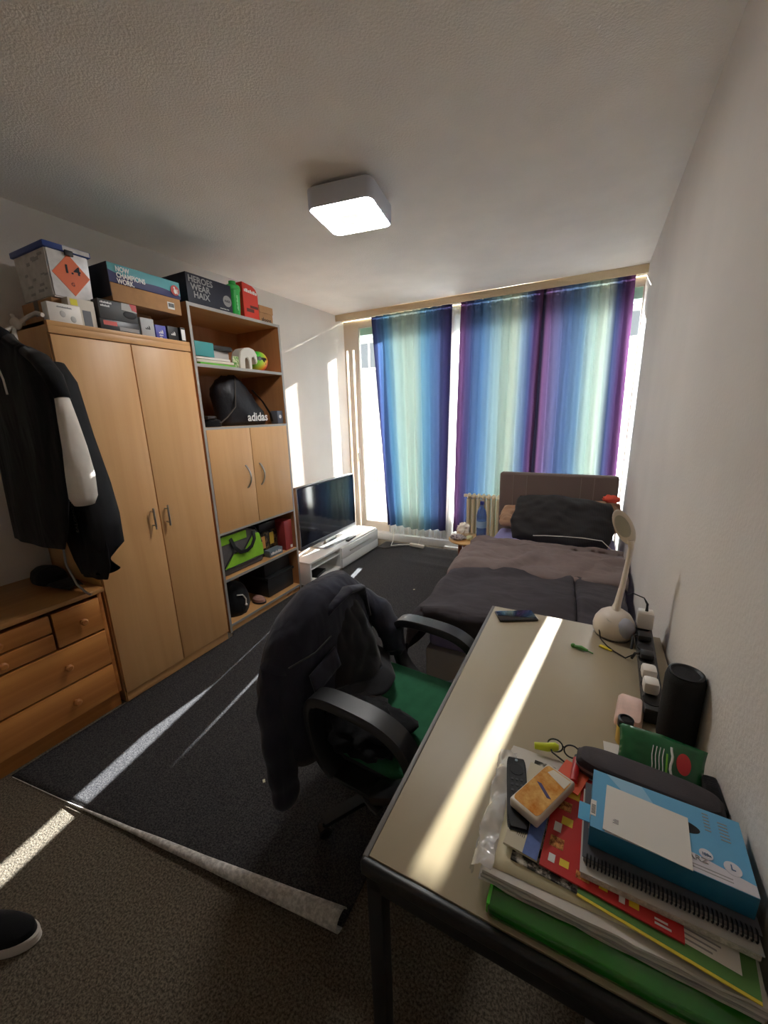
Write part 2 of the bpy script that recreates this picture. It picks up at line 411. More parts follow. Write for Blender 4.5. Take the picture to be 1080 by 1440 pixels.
# ------------------------------------------------------------------ ceiling lamp
cl = thing('ceiling_lamp', 'square grey ceiling lamp with rounded corners, lit, on the ceiling', 'ceiling lamp', (-1.195, 2.0, 2.6))
def rsq(hw, r, n=8):
    o = []
    for cx, cy, a0 in ((1, 1, 0), (-1, 1, 90), (-1, -1, 180), (1, -1, 270)):
        for i in range(n+1):
            a = radians(a0+90*i/n); o.append((cx*(hw-r)+r*cos(a), cy*(hw-r)+r*sin(a)))
    return o
LR = rz(-1.195, 2.0, radians(9)); LT = lambda s: [(-1.195+x, 2.0+y) for x, y in s]
m_lampgrey = M('grey_lamp_metal', (200, 204, 216), .5)
ring = lambda hw, r, z: [(a, b_, z) for a, b_ in LT(rsq(hw, r))]
mkobj('housing', B().loft([ring(.158, .03, 2.5), ring(.165, .035, 2.495), ring(.17, .04, 2.5), ring(.172, .042, 2.578), ring(.165, .04, 2.585), ring(.1, .02, 2.585)], cap=True, Mx=LR), m_lampgrey, cl)
mkobj('diffuser', B().loft([ring(.157, .03, 2.499), ring(.157, .03, 2.494), ring(.15, .03, 2.490)], Mx=LR), emit('lamp_diffuser', (250, 248, 246), 23), cl)
mkobj('centre_plate', B().loft([ring(.055, .012, 2.4905), ring(.055, .012, 2.488)], Mx=LR), emit('lamp_centre_plate', (244, 236, 218), .42), cl)
mkobj('mount_plate', B().loft([ring(.09, .02, 2.585), ring(.09, .02, 2.6)], Mx=LR), m_white, cl)

# ------------------------------------------------------------------ rug
def rugf(u, v):
    yf = .475 + .21*u
    y = yf + (4.07-yf)*v
    xl = -2.163 if y < 1.735 else (-2.206 if y < 2.585 else -2.128)
    x = xl + (-.545-xl)*u
    z = .005
    if v > .78 and u > .2: z += .012*max(0, sin((v-.78)*90+3*u))*(1-abs(v-.89)/.11 if abs(v-.89) < .11 else 0)*min(1, (u-.2)*4)*max(0, min(1, (.88-u)*8))
    return (x, y, z + .0006*fbm(x*3, y*3))
single('carpet_sheet', B().sheet(rugf, 60, 120, thick=.0038), m_rug, 'dark grey felt carpet laid loose over the brown floor, front edge curled', 'carpet', angle=180)
bpy.data.objects['carpet_sheet'].location.z += 0.0
def curl(u, v):
    yf = .475+.21*u; x = -2.145+1.6*u
    r = .0015 + .031*max(0, (u-.2)/.8)**1.3 + .003*abs(sin(u*14))*min(1, max(0, u-.22)*4)*(1-u)
    a = radians(-90 + 265*v)
    return (x, yf - .002 - r*cos(a)*.95, .0045 + r + r*sin(a))
single('carpet_curl', B().sheet(curl, 60, 14, thick=.0025), m_rugback, 'pale underside of the carpet edge rolling up towards the desk', 'carpet', angle=180)
o = bpy.data.objects['carpet_curl']; c = bpy.data.objects['carpet_sheet']
o.parent = c; o.location = o.location - c.location
del o['label'], o['category']; o['label'] = 'pale curled-up underside'
for (x, y) in ((-1.12, .95), (-1.28, 2.95), (-1.22, 2.4)):
    single('paper_scrap', B().box(-.008, .008, -.005, .005, 0, .003, .001, Mx=place(x, y, .0062, x*9)), M('scrap_paper', (206, 200, 170), .8), 'tiny pale scrap lying on the dark carpet', 'scrap', 'scraps on the carpet')

# ------------------------------------------------------------------ chest of drawers
dz = .705
ch = thing('chest_of_drawers', 'oiled pine chest of drawers with round wooden knobs beside the wardrobe', 'chest of drawers', (-2.4, .53, 0))
b = B().box(-2.655, -2.165, .095, .115, .09, .675, .002).box(-2.655, -2.165, .95, .97, .09, .675, .002).box(-2.655, -2.64, .115, .95, .09, .675)
b.box(-2.64, -2.17, .115, .95, .09, .105).box(-2.64, -2.17, .115, .95, .45, .465)
mkobj('carcass', b, m_pine, ch)
mkobj('plinth', B().box(-2.64, -2.185, .1, .965, 0, .09, .003), m_pine, ch)
mkobj('top_board', B().box(-2.665, -2.135, .085, .976, .68, dz, .006), m_pine_top, ch)
def drawer(y0, y1, z0, z1, knobs):
    d = mkobj('drawer', B().box(-2.165, -2.145, y0, y1, z0, z1, .005).box(-2.6, -2.165, y0+.01, y1-.01, z0+.01, z1-.02), m_pine, ch)
    for ky in knobs:
        kb = B().lathe([(.0, 0), (.009, 0), (.008, .012), (.016, .018), (.017, .026), (.011, .032), (0, .033)], seg=18, Mx=place(-2.145, ky, (z0+z1)/2) @ Matrix.Rotation(pi/2, 4, 'Y'))
        mkobj('knob', kb, m_pine, d)
drawer(.745, .945, .485, .66, (.855,)); drawer(.33, .735, .575, .66, (.54,)); drawer(.33, .735, .485, .567, (.54,)); drawer(.12, .32, .485, .66, (.21,))
drawer(.12, .945, .285, .475, (.755, .31)); drawer(.12, .945, .1, .277, (.755, .31))
cap = thing('baseball_cap', 'black cap lying on top of the pine chest under the hanging jackets', 'cap', (-2.46, .92, dz))
cb = B().loft([[(-2.5+r*.13*cos(a*2*pi/24), .9+r*.065*sin(a*2*pi/24), dz+z) for a in range(24)] for r, z in ((1, .002), (1.02, .02), (.92, .05), (.65, .07), (.25, .08), (.02, .081))])
mkobj('crown', cb, m_blackcloth, cap)
mkobj('brim', B().sheet(lambda u, v: (-2.4+.17*v, .9+(u-.5)*.11*(1-.45*v*v), dz+.012+.014*(1-(2*u-1)**2)*(1-v*.2)), 12, 8, thick=.003), m_blackcloth, cap)

# ------------------------------------------------------------------ wardrobe
wx, wy0, wy1, wz = -2.155, .985, 1.692, 1.958
wd = thing('wardrobe', 'beech two-door wardrobe between the pine chest and the shelf unit', 'wardrobe', (-2.4, 1.33, 0))
b = B().box(-2.66, wx-.02, wy0, wy0+.02, 0, wz, .001).box(-2.66, wx-.02, wy1-.02, wy1, 0, wz, .001).box(-2.66, -2.645, wy0, wy1, .05, wz)
b.box(-2.645, wx-.02, wy0+.02, wy1-.02, .06, .08)
mkobj('carcass', b, m_beech, wd)
mkobj('top_board', B().box(-2.66, wx, wy0, wy1, wz-.02, wz+.0, .002).box(wx-.02, wx, wy0, wy1, wz-.052, wz-.02, .001), m_beech_y, wd)
mkobj('plinth', B().box(wx-.03, wx-.012, wy0+.005, wy1-.005, 0, .058, .001), m_beech_y, wd)
for y0, y1, hy in ((wy0+.003, 1.336, 1.29), (1.341, wy1-.003, 1.375)):
    d = mkobj('door', B().box(wx-.019, wx, y0, y1, .062, wz-.057, .0015), m_beech, wd)
    mkobj('handle', B().cyl((wx, hy, .945), (wx+.028, hy, .945), .004, seg=10).cyl((wx, hy, 1.025), (wx+.028, hy, 1.025), .004, seg=10).cyl((wx+.028, hy, .925), (wx+.028, hy, 1.045), .0055, seg=12, bev=.001), m_steel, d)

# ------------------------------------------------------------------ tall shelf unit
sx, sy0, sy1, sz = -2.21, 1.748, 2.552, 2.2
sh = thing('shelf_unit', 'tall beech shelf unit with silver edges, two doors and open shelves', 'shelf unit', (-2.43, 2.15, 0))
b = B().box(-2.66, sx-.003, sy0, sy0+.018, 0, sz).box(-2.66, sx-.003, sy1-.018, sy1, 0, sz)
mkobj('side_panels', b, wood('beech_side_shaded', (186, 132, 84), (160, 108, 66), 'z', .5), sh)  # same beech as the doors, its shade painted in as a darker tone
mkobj('back_panel', B().box(-2.66, -2.65, sy0+.018, sy1-.018, .02, sz-.01), m_beech_shaded, sh)
levels = (2.18, 1.835, 1.444, .733, .388, .042)
for z in levels:
    o = mkobj('board', B().box(-2.65, sx-.003, sy0+.018, sy1-.018, z, z+.019), m_beech_y, sh)
    mkobj('edge_strip', B().box(sx-.003, sx, sy0+.018, sy1-.018, z, z+.019), m_edge, o)
mkobj('edge_strip', B().box(sx-.003, sx+.0005, sy0, sy0+.018, 0, sz).box(sx-.003, sx+.0005, sy1-.018, sy1, 0, sz), m_edge, sh)
mkobj('plinth', B().box(sx-.03, sx-.012, sy0+.018, sy1-.018, 0, .042), m_beech_y, sh)
for y0, y1, hy in ((sy0+.02, 2.137, 2.062), (2.142, sy1-.02, 2.2)):
    d = mkobj('door', B().box(sx-.016, sx+.001, y0, y1, .748, 1.447, .001), m_beech, sh)
    mkobj('handle', B().sweep([(sx+.001+.03*sin(pi*t/12)**.7, hy+.012*sin(pi*t/12), 1.02+.165*t/12) for t in range(13)], [(-.006, -.003), (.006, -.003), (.006, .003), (-.006, .003)], (0, 1, 0)), m_steel, d)

# -------- things on and in the shelf unit
def boxthing(name, label, cat, x0, x1, y0, y1, z0, z1, mat, bev=.002, group=None, rot=0):
    t = thing(name, label, cat, ((x0+x1)/2, (y0+y1)/2, z0), 0, group)
    t['_r'] = rot
    mkobj('body', B().box(x0, x1, y0, y1, z0, z1, bev, Mx=rz((x0+x1)/2, (y0+y1)/2, rot)), mat, t)
    del t['_r']
    return t
Y, Z, X = (0, 1, 0), (0, 0, 1), (1, 0, 0)
t = boxthing('shoe_box', 'navy shoe box with grey slogan lettering on top of the shelf unit', 'box', -2.56, -2.232, 1.785, 2.125, 2.2, 2.372, m_card_dark)
text('lettering', 'HEROES\n WEAR\n  HAIX', .05, m_greyink, t, (-2.232, 1.80, 2.325), Y, Z, .175, bold=.02)
text('web_address', 'www.haix.com', .012, m_whiteink, t, (-2.232, 2.02, 2.215), Y, Z)
b = B().cyl((-2.232, 2.085, 2.27), (-2.2312, 2.085, 2.27), .034, seg=28)
e = mkobj('emblem', b, m_greyink, t); text('emblem_word', 'HAIX', .02, m_card_dark, e, (-2.2312, 2.062, 2.263), Y, Z, .046, bold=.02)
t = thing('drink_shaker', 'green plastic drink shaker standing on the shelf unit beside the navy box', 'bottle', (-2.268, 2.178, 2.2))
m_green = M('green_shaker_plastic', (48, 176, 74), .35)
mkobj('cup', B().lathe([(0, 0), (.032, 0), (.035, .01), (.044, .15), (.046, .16), (0, .161)], (-2.268, 2.178, 2.2)), m_green, t)
mkobj('lid', B().lathe([(0, .161), (.049, .161), (.049, .185), (.042, .192), (.024, .194), (.023, .218), (0, .219)], (-2.268, 2.178, 2.2)), m_green, t)
smear('printed_line', M('pale_green_print', (140, 220, 150), .5), t, (-2.2225, 2.172, 2.23), Z, (0, -1, 0), .09, .014)
t = thing('drink_bottle', 'dark blue bottle cap peeking up behind the navy shoe box', 'bottle', (-2.6, 2.07, 2.2))
m_nav = M('navy_plastic', (38, 44, 70), .4)
mkobj('bottle_body', B().lathe([(0, 0), (.035, 0), (.036, .16), (.02, .19), (.02, .2), (0, .2)], (-2.6, 2.07, 2.2)), m_nav, t)
mkobj('screw_cap', B().lathe([(0, .2), (.022, .2), (.022, .235), (.018, .24), (0, .24)], (-2.6, 2.07, 2.2), seg=24), m_nav, t)
t = thing('carton', 'bright red carton with a curved top standing on the shelf unit', 'carton', (-2.3, 2.31, 2.2))
m_red = M('red_carton', (214, 62, 46), .5)
poly = [(2.235, 2.2), (2.378, 2.2), (2.378, 2.375), (2.36, 2.405), (2.33, 2.42), (2.235, 2.43)]
mkobj('body', B().prism(poly, -2.36, -2.238, lambda a, c, h: (h, a, c), .002), m_red, t)
smear('printed_line', m_whiteink, t, (-2.238, 2.25, 2.372), (0, 1, -.06), (0, .06, 1), .11, .022)
mkobj('picture', B().box(-2.238, -2.2372, 2.26, 2.33, 2.245, 2.268).box(-2.238, -2.2372, 2.295, 2.37, 2.272, 2.29), M('brown_bar_print', (96, 46, 40), .5), t, smooth=False)
t = boxthing('flat_box', 'flat brown cardboard box behind the red carton on the shelf unit', 'box', -2.5, -2.25, 2.392, 2.53, 2.2, 2.268, m_card)
mkobj('lid', B().box(-2.505, -2.245, 2.39, 2.532, 2.268, 2.316, .002), m_card, t)
text('lettering', 'sloovs', .035, m_ink, t, (-2.25, 2.41, 2.212), Y, Z, .1, bold=.02)

# shelf 2 : paper pile, helmet-like mask, ball
z2 = 1.8552
m_g2 = M('green_folder_plastic', (104, 190, 60), .35)
single('plastic_folder', B().box(-2.5, -2.235, 1.80, 2.10, z2, z2+.014, .005, Mx=rz(-2.36, 1.95, .05)), m_g2, 'bright green plastic folder at the bottom of the paper pile in the shelf unit', 'folder')
for i, (h0, h1, y0, y1, xf, c, l) in enumerate(((.0145, .032, 1.8, 2.09, -2.24, (206, 198, 184), 'cream paper stack just above the green folder in the shelf unit'),
        (.0325, .048, 1.79, 2.06, -2.238, (222, 216, 206), 'white paper stack in the middle of the pile in the shelf unit'),
        (.0485, .10, 1.84, 2.08, -2.27, (178, 172, 166), 'grey ring folder high in the paper pile in the shelf unit'))):
    single('paper_stack', B().box(-2.5, xf, y0, y1, z2+h0, z2+h1, .003, Mx=rz(-2.36, 1.95, .03*(i-1))), M('paper_shelf_%d' % i, c, .7), l, 'papers')
single('notebook', B().box(-2.40, -2.236, 1.782, 1.93, z2+.075, z2+.14, .003, Mx=Matrix.Identity(4)), M('teal_card', (62, 148, 148), .6), 'teal card notebook leaning at the left end of the upper shelf', 'notebook') if False else single('notebook', B().box(-2.2365, -2.230, 1.785, 1.925, z2+.048, z2+.135, .002), M('teal_card', (62, 148, 148), .6), 'teal card sleeve standing against the paper pile in the shelf unit', 'notebook')
single('leather_case', B().box(-2.44, -2.245, 1.90, 2.10, z2+.1005, z2+.132, .012, Mx=rz(-2.34, 2.0, -.12)), m_black_soft, 'flat black case lying on top of the paper pile in the shelf unit', 'case')
t = thing('snack_bag', 'crinkled green and white packet beside the paper pile in the shelf unit', 'packet', (-2.26, 2.11, z2))
mkobj('packet_body', B().loft([[(-2.262+.012*s*cos(a*pi/6), 2.118+.03*s2*sin(a*pi/6)+.02*k/5, z2+.016*k) for a in range(12)] for k, (s, s2) in enumerate(((.6, .8), (1, 1), (1.1, .9), (.9, 1), (.5, 1.05), (.1, 1.1)))]), two_tone('green_white_packet', (70, 130, 50), (220, 220, 180), 60, .5, .1), t)
t = thing('toy_mask', 'white plastic mask-like toy with two arched openings on the upper shelf', 'toy', (-2.27, 2.24, z2))
prof = [(2.147, z2), (2.15, z2+.07), (2.165, z2+.115), (2.2, z2+.142), (2.25, z2+.15), (2.295, z2+.14), (2.318, z2+.11), (2.322, z2+.06), (2.305, z2+.04), (2.302, z2+.055), (2.295, z2+.085), (2.28, z2+.092), (2.266, z2+.08), (2.262, z2), (2.235, z2), (2.235, z2+.06), (2.225, z2+.08), (2.21, z2+.08), (2.2, z2+.06), (2.198, z2)]
mkobj('shell', B().prism(prof, -2.33, -2.242, lambda a, c, h: (h, a, c), .004), M('off_white_plastic', (206, 202, 190), .5), t)
t = thing('ball', 'small multicoloured ball with black splashes on the upper shelf', 'ball', (-2.3, 2.395, z2))
m, nt, p = newmat('rainbow_ball'); tc = N(nt, 'ShaderNodeTexCoord'); sp = N(nt, 'ShaderNodeSeparateXYZ')
nt.links.new(tc.outputs['Object'], sp.inputs[0])
mr = N(nt, 'ShaderNodeMapRange'); mr.inputs[1].default_value = -.075; mr.inputs[2].default_value = .075
ad = N(nt, 'ShaderNodeMath', operation='MULTIPLY_ADD'); ad.inputs[1].default_value = -.5; nt.links.new(sp.outputs[2], ad.inputs[0]); nt.links.new(sp.outputs[1], ad.inputs[2])
nt.links.new(ad.outputs[0], mr.inputs[0])
r = ramp(nt, [(.1, lin((70, 200, 70))), (.42, lin((190, 210, 70))), (.65, lin((230, 160, 60))), (.85, lin((230, 60, 80)))]); nt.links.new(mr.outputs[0], r.inputs[0])
nz = N(nt, 'ShaderNodeTexNoise'); nz.inputs['Scale'].default_value = 22; nt.links.new(tc.outputs['Object'], nz.inputs['Vector'])
gt = N(nt, 'ShaderNodeMath', operation='GREATER_THAN'); gt.inputs[1].default_value = .62; nt.links.new(nz.outputs['Fac'], gt.inputs[0])
mx = N(nt, 'ShaderNodeMix', data_type='RGBA'); nt.links.new(gt.outputs[0], mx.inputs[0]); nt.links.new(r.outputs[0], mx.inputs[6]); mx.inputs[7].default_value = lin((20, 20, 20))
nt.links.new(mx.outputs[2], p.inputs['Base Color']); p.inputs['Roughness'].default_value = .4
mkobj('ball_shell', B().sph((-2.31, 2.392, z2+.073), .073, 28), m, t)

# shelf 3 : gym bag and bits
z3 = 1.4642
t = thing('gym_bag', 'slumped black gym bag with white sportswear lettering on the middle shelf', 'bag', (-2.38, 2.2, z3))
def bag_ring(k):
    z, ry, rx, cy = [(0, .215, .10, 2.23), (.03, .225, .115, 2.23), (.09, .215, .12, 2.22), (.15, .19, .118, 2.19), (.21, .165, .11, 2.16), (.26, .14, .1, 2.14), (.31, .105, .08, 2.14), (.345, .05, .05, 2.15)][k]
    return [(-2.375+rx*cos(a*2*pi/40)*(1+.06*sin(a*1.3+k)), cy+ry*sin(a*2*pi/40)*(1+.04*sin(a*.9+2*k)), z3+z+.008*sin(a*.7+k*2)*(k > 0)) for a in range(40)]
mkobj('bag_body', B().loft([bag_ring(k) for k in range(8)]), M('black_shiny_fabric', (24, 24, 30), .5, var=.2, vscale=12, bump=.3, bscale=25), t, angle=180)
text('lettering', 'adidas', .085, m_whiteink, t, (-2.243, 2.165, z3+.03), Y, Z, .2, bold=.02)
mkobj('strap', B().tube([(-2.25, 2.24, z3+.25), (-2.235, 2.32, z3+.17), (-2.235, 2.39, z3+.08), (-2.24, 2.41, z3+.02)], .011, 8, flat=.3), m_black, t)
mkobj('drawcord', B().tube([(-2.3, 2.14, z3+.33), (-2.24, 2.06, z3+.13), (-2.23, 1.97, z3+.06), (-2.228, 1.9, z3+.02)], .005, 8), M('grey_brown_strap', (70, 62, 56), .8), t)
single('wallet', B().box(-2.36, -2.25, 1.80, 1.90, z3+.03, z3+.052, .006, Mx=Matrix.Translation((0, 0, .02)) @ rz(-2.3, 1.85, .3)), M('dark_brown_leather', (52, 40, 34), .6), 'dark brown wallet lying on the pile at the left of the middle shelf', 'wallet')
single('shoulder_bag', B().loft([[(-2.32+.08*s*cos(a*2*pi/24), 1.885+.085*s*sin(a*2*pi/24), z3+h+.004*sin(a)*(h > .01)) for a in range(24)] for s, h in ((.95, 0), (1, .02), (.9, .04), (.6, .049), (.1, .05))]), m_blackcloth, 'small flat black bag under the wallet on the middle shelf', 'bag')
t = boxthing('game_box', 'white and black game box standing upright at the right end of the middle shelf', 'box', -2.63, -2.515, 2.31, 2.5, z3, z3+.24, m_white)
mkobj('spine', B().box(-2.5152, -2.513, 2.31, 2.35, z3+.01, z3+.23), m_black, t)
t = boxthing('small_box', 'small grey box with a round mark at the right end of the middle shelf', 'box', -2.3, -2.23, 2.465, 2.525, z3, z3+.1, M('slate_card', (92, 96, 106), .5))
mkobj('round_mark', B().lathe([(.0, 0), (.014, 0), (.014, .001), (0, .001)], Mx=place(-2.23, 2.495, z3+.055) @ Matrix.Rotation(pi/2, 4, 'Y')), m_whiteink, t)

# lower shelf : tool bag, boxes, red box
z4 = .4082
t = thing('tool_bag', 'lime green and grey tool bag with black handles on the lower shelf', 'bag', (-2.35, 1.98, z4))
m_lime = M('lime_canvas', (140, 200, 44), .8, var=.06, vscale=30); m_gc = M('grey_canvas', (92, 88, 88), .85, var=.08, vscale=30)
def tb(y0, y1, z0, z1, x0, x1): return [(x0, y0), (x1, y0)]
side = [(1.785, .0), (2.185, .0), (2.185, .12), (2.15, .26), (2.06, .3), (1.785, .3)]
mkobj('bag_body', B().prism([(a, z4+c) for a, c in side], -2.5, -2.255, lambda a, c, h: (h, a, c), .012), m_gc, t)
mkobj('front_pocket', B().prism([(a, z4+c) for a, c in ((1.80, .055), (2.183, .055), (2.183, .13), (2.155, .24), (2.09, .25), (1.99, .15), (1.885, .15))], -2.256, -2.243, lambda a, c, h: (h, a, c), .005), m_lime, t)
mkobj('top_flap', B().box(-2.256, -2.246, 1.79, 2.03, z4+.235, z4+.295, .004), m_lime, t)
mkobj('handle', B().sweep([(-2.243, 1.875, z4+.27), (-2.232, 1.895, z4+.2), (-2.226, 1.94, z4+.15), (-2.224, 2.0, z4+.145), (-2.226, 2.05, z4+.165), (-2.232, 2.09, z4+.21), (-2.243, 2.095, z4+.27)], [(-.003, -.013), (.003, -.013), (.003, .013), (-.003, .013)], (1, 0, 0)), m_black, t)
mkobj('handle', B().sweep([(-2.30, 2.05, z4+.27), (-2.29, 2.09, z4+.3), (-2.28, 2.14, z4+.285), (-2.27, 2.165, z4+.22), (-2.25, 2.17, z4+.16)], [(-.012, -.003), (.012, -.003), (.012, .003), (-.012, .003)], (1, 0, 0)), m_black, t)
mkobj('piping', B().tube([(-2.244, 1.79, z4+.06), (-2.243, 1.885, z4+.155), (-2.243, 1.99, z4+.155), (-2.243, 2.09, z4+.255)], .005, 6).tube([(-2.244, 1.8, z4+.052), (-2.243, 2.185, z4+.052)], .005, 6), m_black, t)
m_art = two_tone('dark_game_art', (22, 20, 24), (120, 96, 60), 26, .4, 0, .45, .7)
t = boxthing('boxed_toy', 'dark printed box with orange picture behind the grey tin on the lower shelf', 'box', -2.45, -2.30, 2.215, 2.31, z4, z4+.2, m_art)
mkobj('picture', B().box(-2.3, -2.2988, 2.222, 2.262, z4+.07, z4+.17), M('orange_print', (200, 140, 70), .5), t, smooth=False)
t = boxthing('boxed_toy', 'dark printed box with yellow picture beside the red box on the lower shelf', 'box', -2.47, -2.31, 2.315, 2.415, z4, z4+.2, m_art)
mkobj('picture', B().box(-2.31, -2.3088, 2.325, 2.372, z4+.08, z4+.18), M('yellow_print', (200, 164, 60), .5), t, smooth=False)
t = boxthing('flat_tin', 'low grey tin with white lettering in front of the boxes on the lower shelf', 'tin', -2.295, -2.235, 2.235, 2.385, z4, z4+.055, M('blue_grey_tin', (108, 120, 128), .4))
smear('printed_line', m_whiteink, t, (-2.235, 2.25, z4+.017), Y, Z, .12, .022)
t = boxthing('board_box', 'dark red upright box at the right end of the lower shelf', 'box', -2.52, -2.235, 2.43, 2.52, z4, z4+.255, M('dark_red_card', (150, 52, 52), .5))
mkobj('logo_patch', B().box(-2.235, -2.2338, 2.485, 2.512, z4+.01, z4+.035), m_whiteink, t, smooth=False)
t = boxthing('boxed_toy', 'black box lying across the printed boxes on the lower shelf', 'box', -2.46, -2.315, 2.225, 2.41, z4+.2005, z4+.27, M('near_black_card', (28, 26, 28), .5))
# bottom compartment
z5 = .0622
t = thing('storage_box', 'black plastic storage box with a lid in the bottom compartment', 'storage box', (-2.4, 2.36, z5))
m_sb = M('black_box_plastic', (30, 32, 33), .4)
mkobj('tub', B().box(-2.6, -2.262, 2.205, 2.515, z5, z5+.15, .008), m_sb, t)
mkobj('lid', B().box(-2.61, -2.25, 2.2, 2.522, z5+.151, z5+.172, .005), m_sb, t)
single('storage_case', B().box(-2.58, -2.29, 2.21, 2.515, z5+.1725, z5+.29, .01), m_black_soft, 'black case stacked on the lidded storage box in the bottom compartment', 'case')
t = thing('rolled_bag', 'black cloth bundle with a white cord in the bottom compartment', 'bag', (-2.36, 1.93, z5))
def rb(k):
    s, h = [(.9, 0), (1, .05), (.98, .12), (.85, .18), (.6, .22), (.2, .235)][k]
    return [(-2.36+.12*s*cos(a*2*pi/28)*(1+.05*sin(a*1.7+k)), 1.92+.125*s*sin(a*2*pi/28)*(1+.05*sin(a*2.3)), z5+h) for a in range(28)]
mkobj('bundle', B().loft([rb(k) for k in range(6)]), m_blackcloth, t, angle=180)
mkobj('cord', B().tube([(-2.255, 1.88, z5+.17), (-2.24, 1.92, z5+.16), (-2.232, 1.94, z5+.12), (-2.232, 1.935, z5+.08)], .005, 8).sph((-2.23, 1.935, z5+.075), .01), m_white, t)
t = thing('slipper', 'pinkish slipper tip beside the black storage box in the bottom compartment', 'slipper', (-2.27, 2.12, z5))
mkobj('upper', B().loft([[(-2.29+.06*s*cos(a*2*pi/20), 2.12+.04*s*sin(a*2*pi/20), z5+.012+h) for a in range(20)] for s, h in ((1, 0), (.95, .02), (.6, .035), (.1, .038))]), M('dusty_pink', (176, 132, 118), .8), t)
mkobj('sole', B().loft([[(-2.29+.065*cos(a*2*pi/20), 2.12+.045*sin(a*2*pi/20), z5+h) for a in range(20)] for h in (0, .012)]), m_black, t)

# ------------------------------------------------------------------ on top of the wardrobe
wt = wz
t = boxthing('cardboard_box', 'brown taped cardboard box under the white plastic box on the wardrobe', 'box', -2.56, -2.275, 1.078, 1.238, wt, wt+.128, m_card)
mkobj('tape', B().box(-2.44, -2.40, 1.0765, 1.078, wt+.06, wt+.128).box(-2.44, -2.40, 1.078, 1.236, wt+.128, wt+.1285), M('brown_tape', (116, 104, 90), .3), t)
t = thing('plastic_crate', 'white plastic box with a blue lid and an orange warning diamond on the wardrobe', 'box', (-2.4, 1.17, wt+.13))
m_pl = M('frosted_white_plastic', (206, 202, 198), .25, var=.12, vscale=24)
zc0 = wt+.1295
def cr(a, c, h): return (-2.4+(a+2.4)*(1+.05*(h-zc0)/.205), 1.17+(c-1.17)*(1+.05*(h-zc0)/.205), h)
mkobj('tub', B().prism([(-2.54, 1.085), (-2.258, 1.085), (-2.258, 1.255), (-2.54, 1.255)], zc0, zc0+.205, cr, .006), m_pl, t)
m_lid = M('blue_lid', (52, 78, 150), .4)
mkobj('lid', B().box(-2.556, -2.240, 1.072, 1.268, zc0+.200, zc0+.225, .004), m_lid, t)
mkobj('lid_label', B().box(-2.240, -2.2392, 1.15, 1.262, zc0+.203, zc0+.222), m_pl, t, smooth=False)
mkobj('clip', B().box(-2.246, -2.236, 1.155, 1.19, zc0+.185, zc0+.208, .002), m_black, t)
dn = lambda a, c, h: (h + .0070*(c-zc0)/.205, a, c)
dc = mkobj('warning_diamond', B().prism([(1.172, zc0+.195), (1.253, zc0+.108), (1.176, zc0+.018), (1.095, zc0+.105)], -2.2582, -2.2562, dn), M('orange_label', (232, 104, 40), .5), t, smooth=False)
text('diamond_number', '1.4', .05, m_ink, dc, (-2.2518, 1.142, zc0+.113), (0, 1, 0), (.035, 0, 1), .062, bold=.02)
text('diamond_letter', 'G', .022, m_ink, dc, (-2.2538, 1.165, zc0+.06), (0, 1, 0), (.035, 0, 1))
random.seed(3)
b = B()
for i in range(40):
    x = -2.53+.24*random.random(); z = zc0+.02+.16*random.random(); y_ = cr(0, 1.085, z)[1]
    if i < 16: mkobj('printed_mark', B().box(x, x+.015+.03*random.random(), y_-.0008, y_+.002, z, z+.006+.008*random.random()), m_greyink, t, smooth=False)
t = boxthing('earphone_box', 'small white earphone box at the left front edge of the wardrobe top', 'box', -2.212, -2.165, 1.004, 1.136, wt, wt+.080, m_white)
mkobj('picture', B().sph((-2.165, 1.06, wt+.037), (.002, .012, .014)).sph((-2.165, 1.10, wt+.02), (.002, .012, .014)), M('pale_grey_print', (190, 186, 182), .5), t)
smear('printed_line', m_greyink, t, (-2.165, 1.04, wt+.062), Y, Z, .06, .006)
t = boxthing('phone_box', 'beige phone box with a yellow sticker standing upright on the wardrobe', 'box', -2.27, -2.215, 1.115, 1.228, wt, wt+.128, M('beige_card', (212, 204, 190), .6))
mkobj('sticker', B().box(-2.215, -2.2142, 1.125, 1.155, wt+.095, wt+.122), M('yellow_sticker', (232, 220, 60), .6), t, smooth=False)
mkobj('phone_picture', B().box(-2.215, -2.2142, 1.17, 1.207, wt+.004, wt+.08), M('dark_phone_print', (72, 74, 80), .4), t, smooth=False)
t = boxthing('flat_box', 'flat black and red box under the headset box on the wardrobe', 'box', -2.33, -2.2, 1.235, 1.432, wt, wt+.058, M('black_gloss_card', (50, 50, 52), .35))
mkobj('red_print', B().box(-2.2, -2.1992, 1.25, 1.315, wt+.03, wt+.05), M('red_print', (208, 76, 66), .5), t, smooth=False)
mkobj('grey_band', B().box(-2.2, -2.1992, 1.325, 1.425, wt+.012, wt+.03), m_greyink, t, smooth=False)
t = boxthing('headset_box', 'dark grey headset box with a red corner on the wardrobe', 'box', -2.33, -2.202, 1.24, 1.43, wt+.0585, wt+.148, M('charcoal_card', (62, 62, 62), .5))
mkobj('grey_panel', B().prism([(1.355, wt+.149), (1.429, wt+.149), (1.429, wt+.11), (1.35, wt+.115)], -2.202, -2.2012, lambda a, c, h: (h, a, c)), M('pale_print', (176, 172, 166), .5), t, smooth=False)
mkobj('red_corner', B().prism([(1.395, wt+.1495), (1.4295, wt+.1495), (1.4295, wt+.115), (1.405, wt+.12)], -2.2012, -2.2006, lambda a, c, h: (h, a, c)), M('red_print2', (196, 60, 58), .5), t, smooth=False)
mkobj('headset_picture', B().sph((-2.202, 1.39, wt+.095), (.003, .035, .018)), m_ink, t)
smear('printed_line', m_whiteink, t, (-2.202, 1.25, wt+.130), Y, Z, .055, .009, 2)
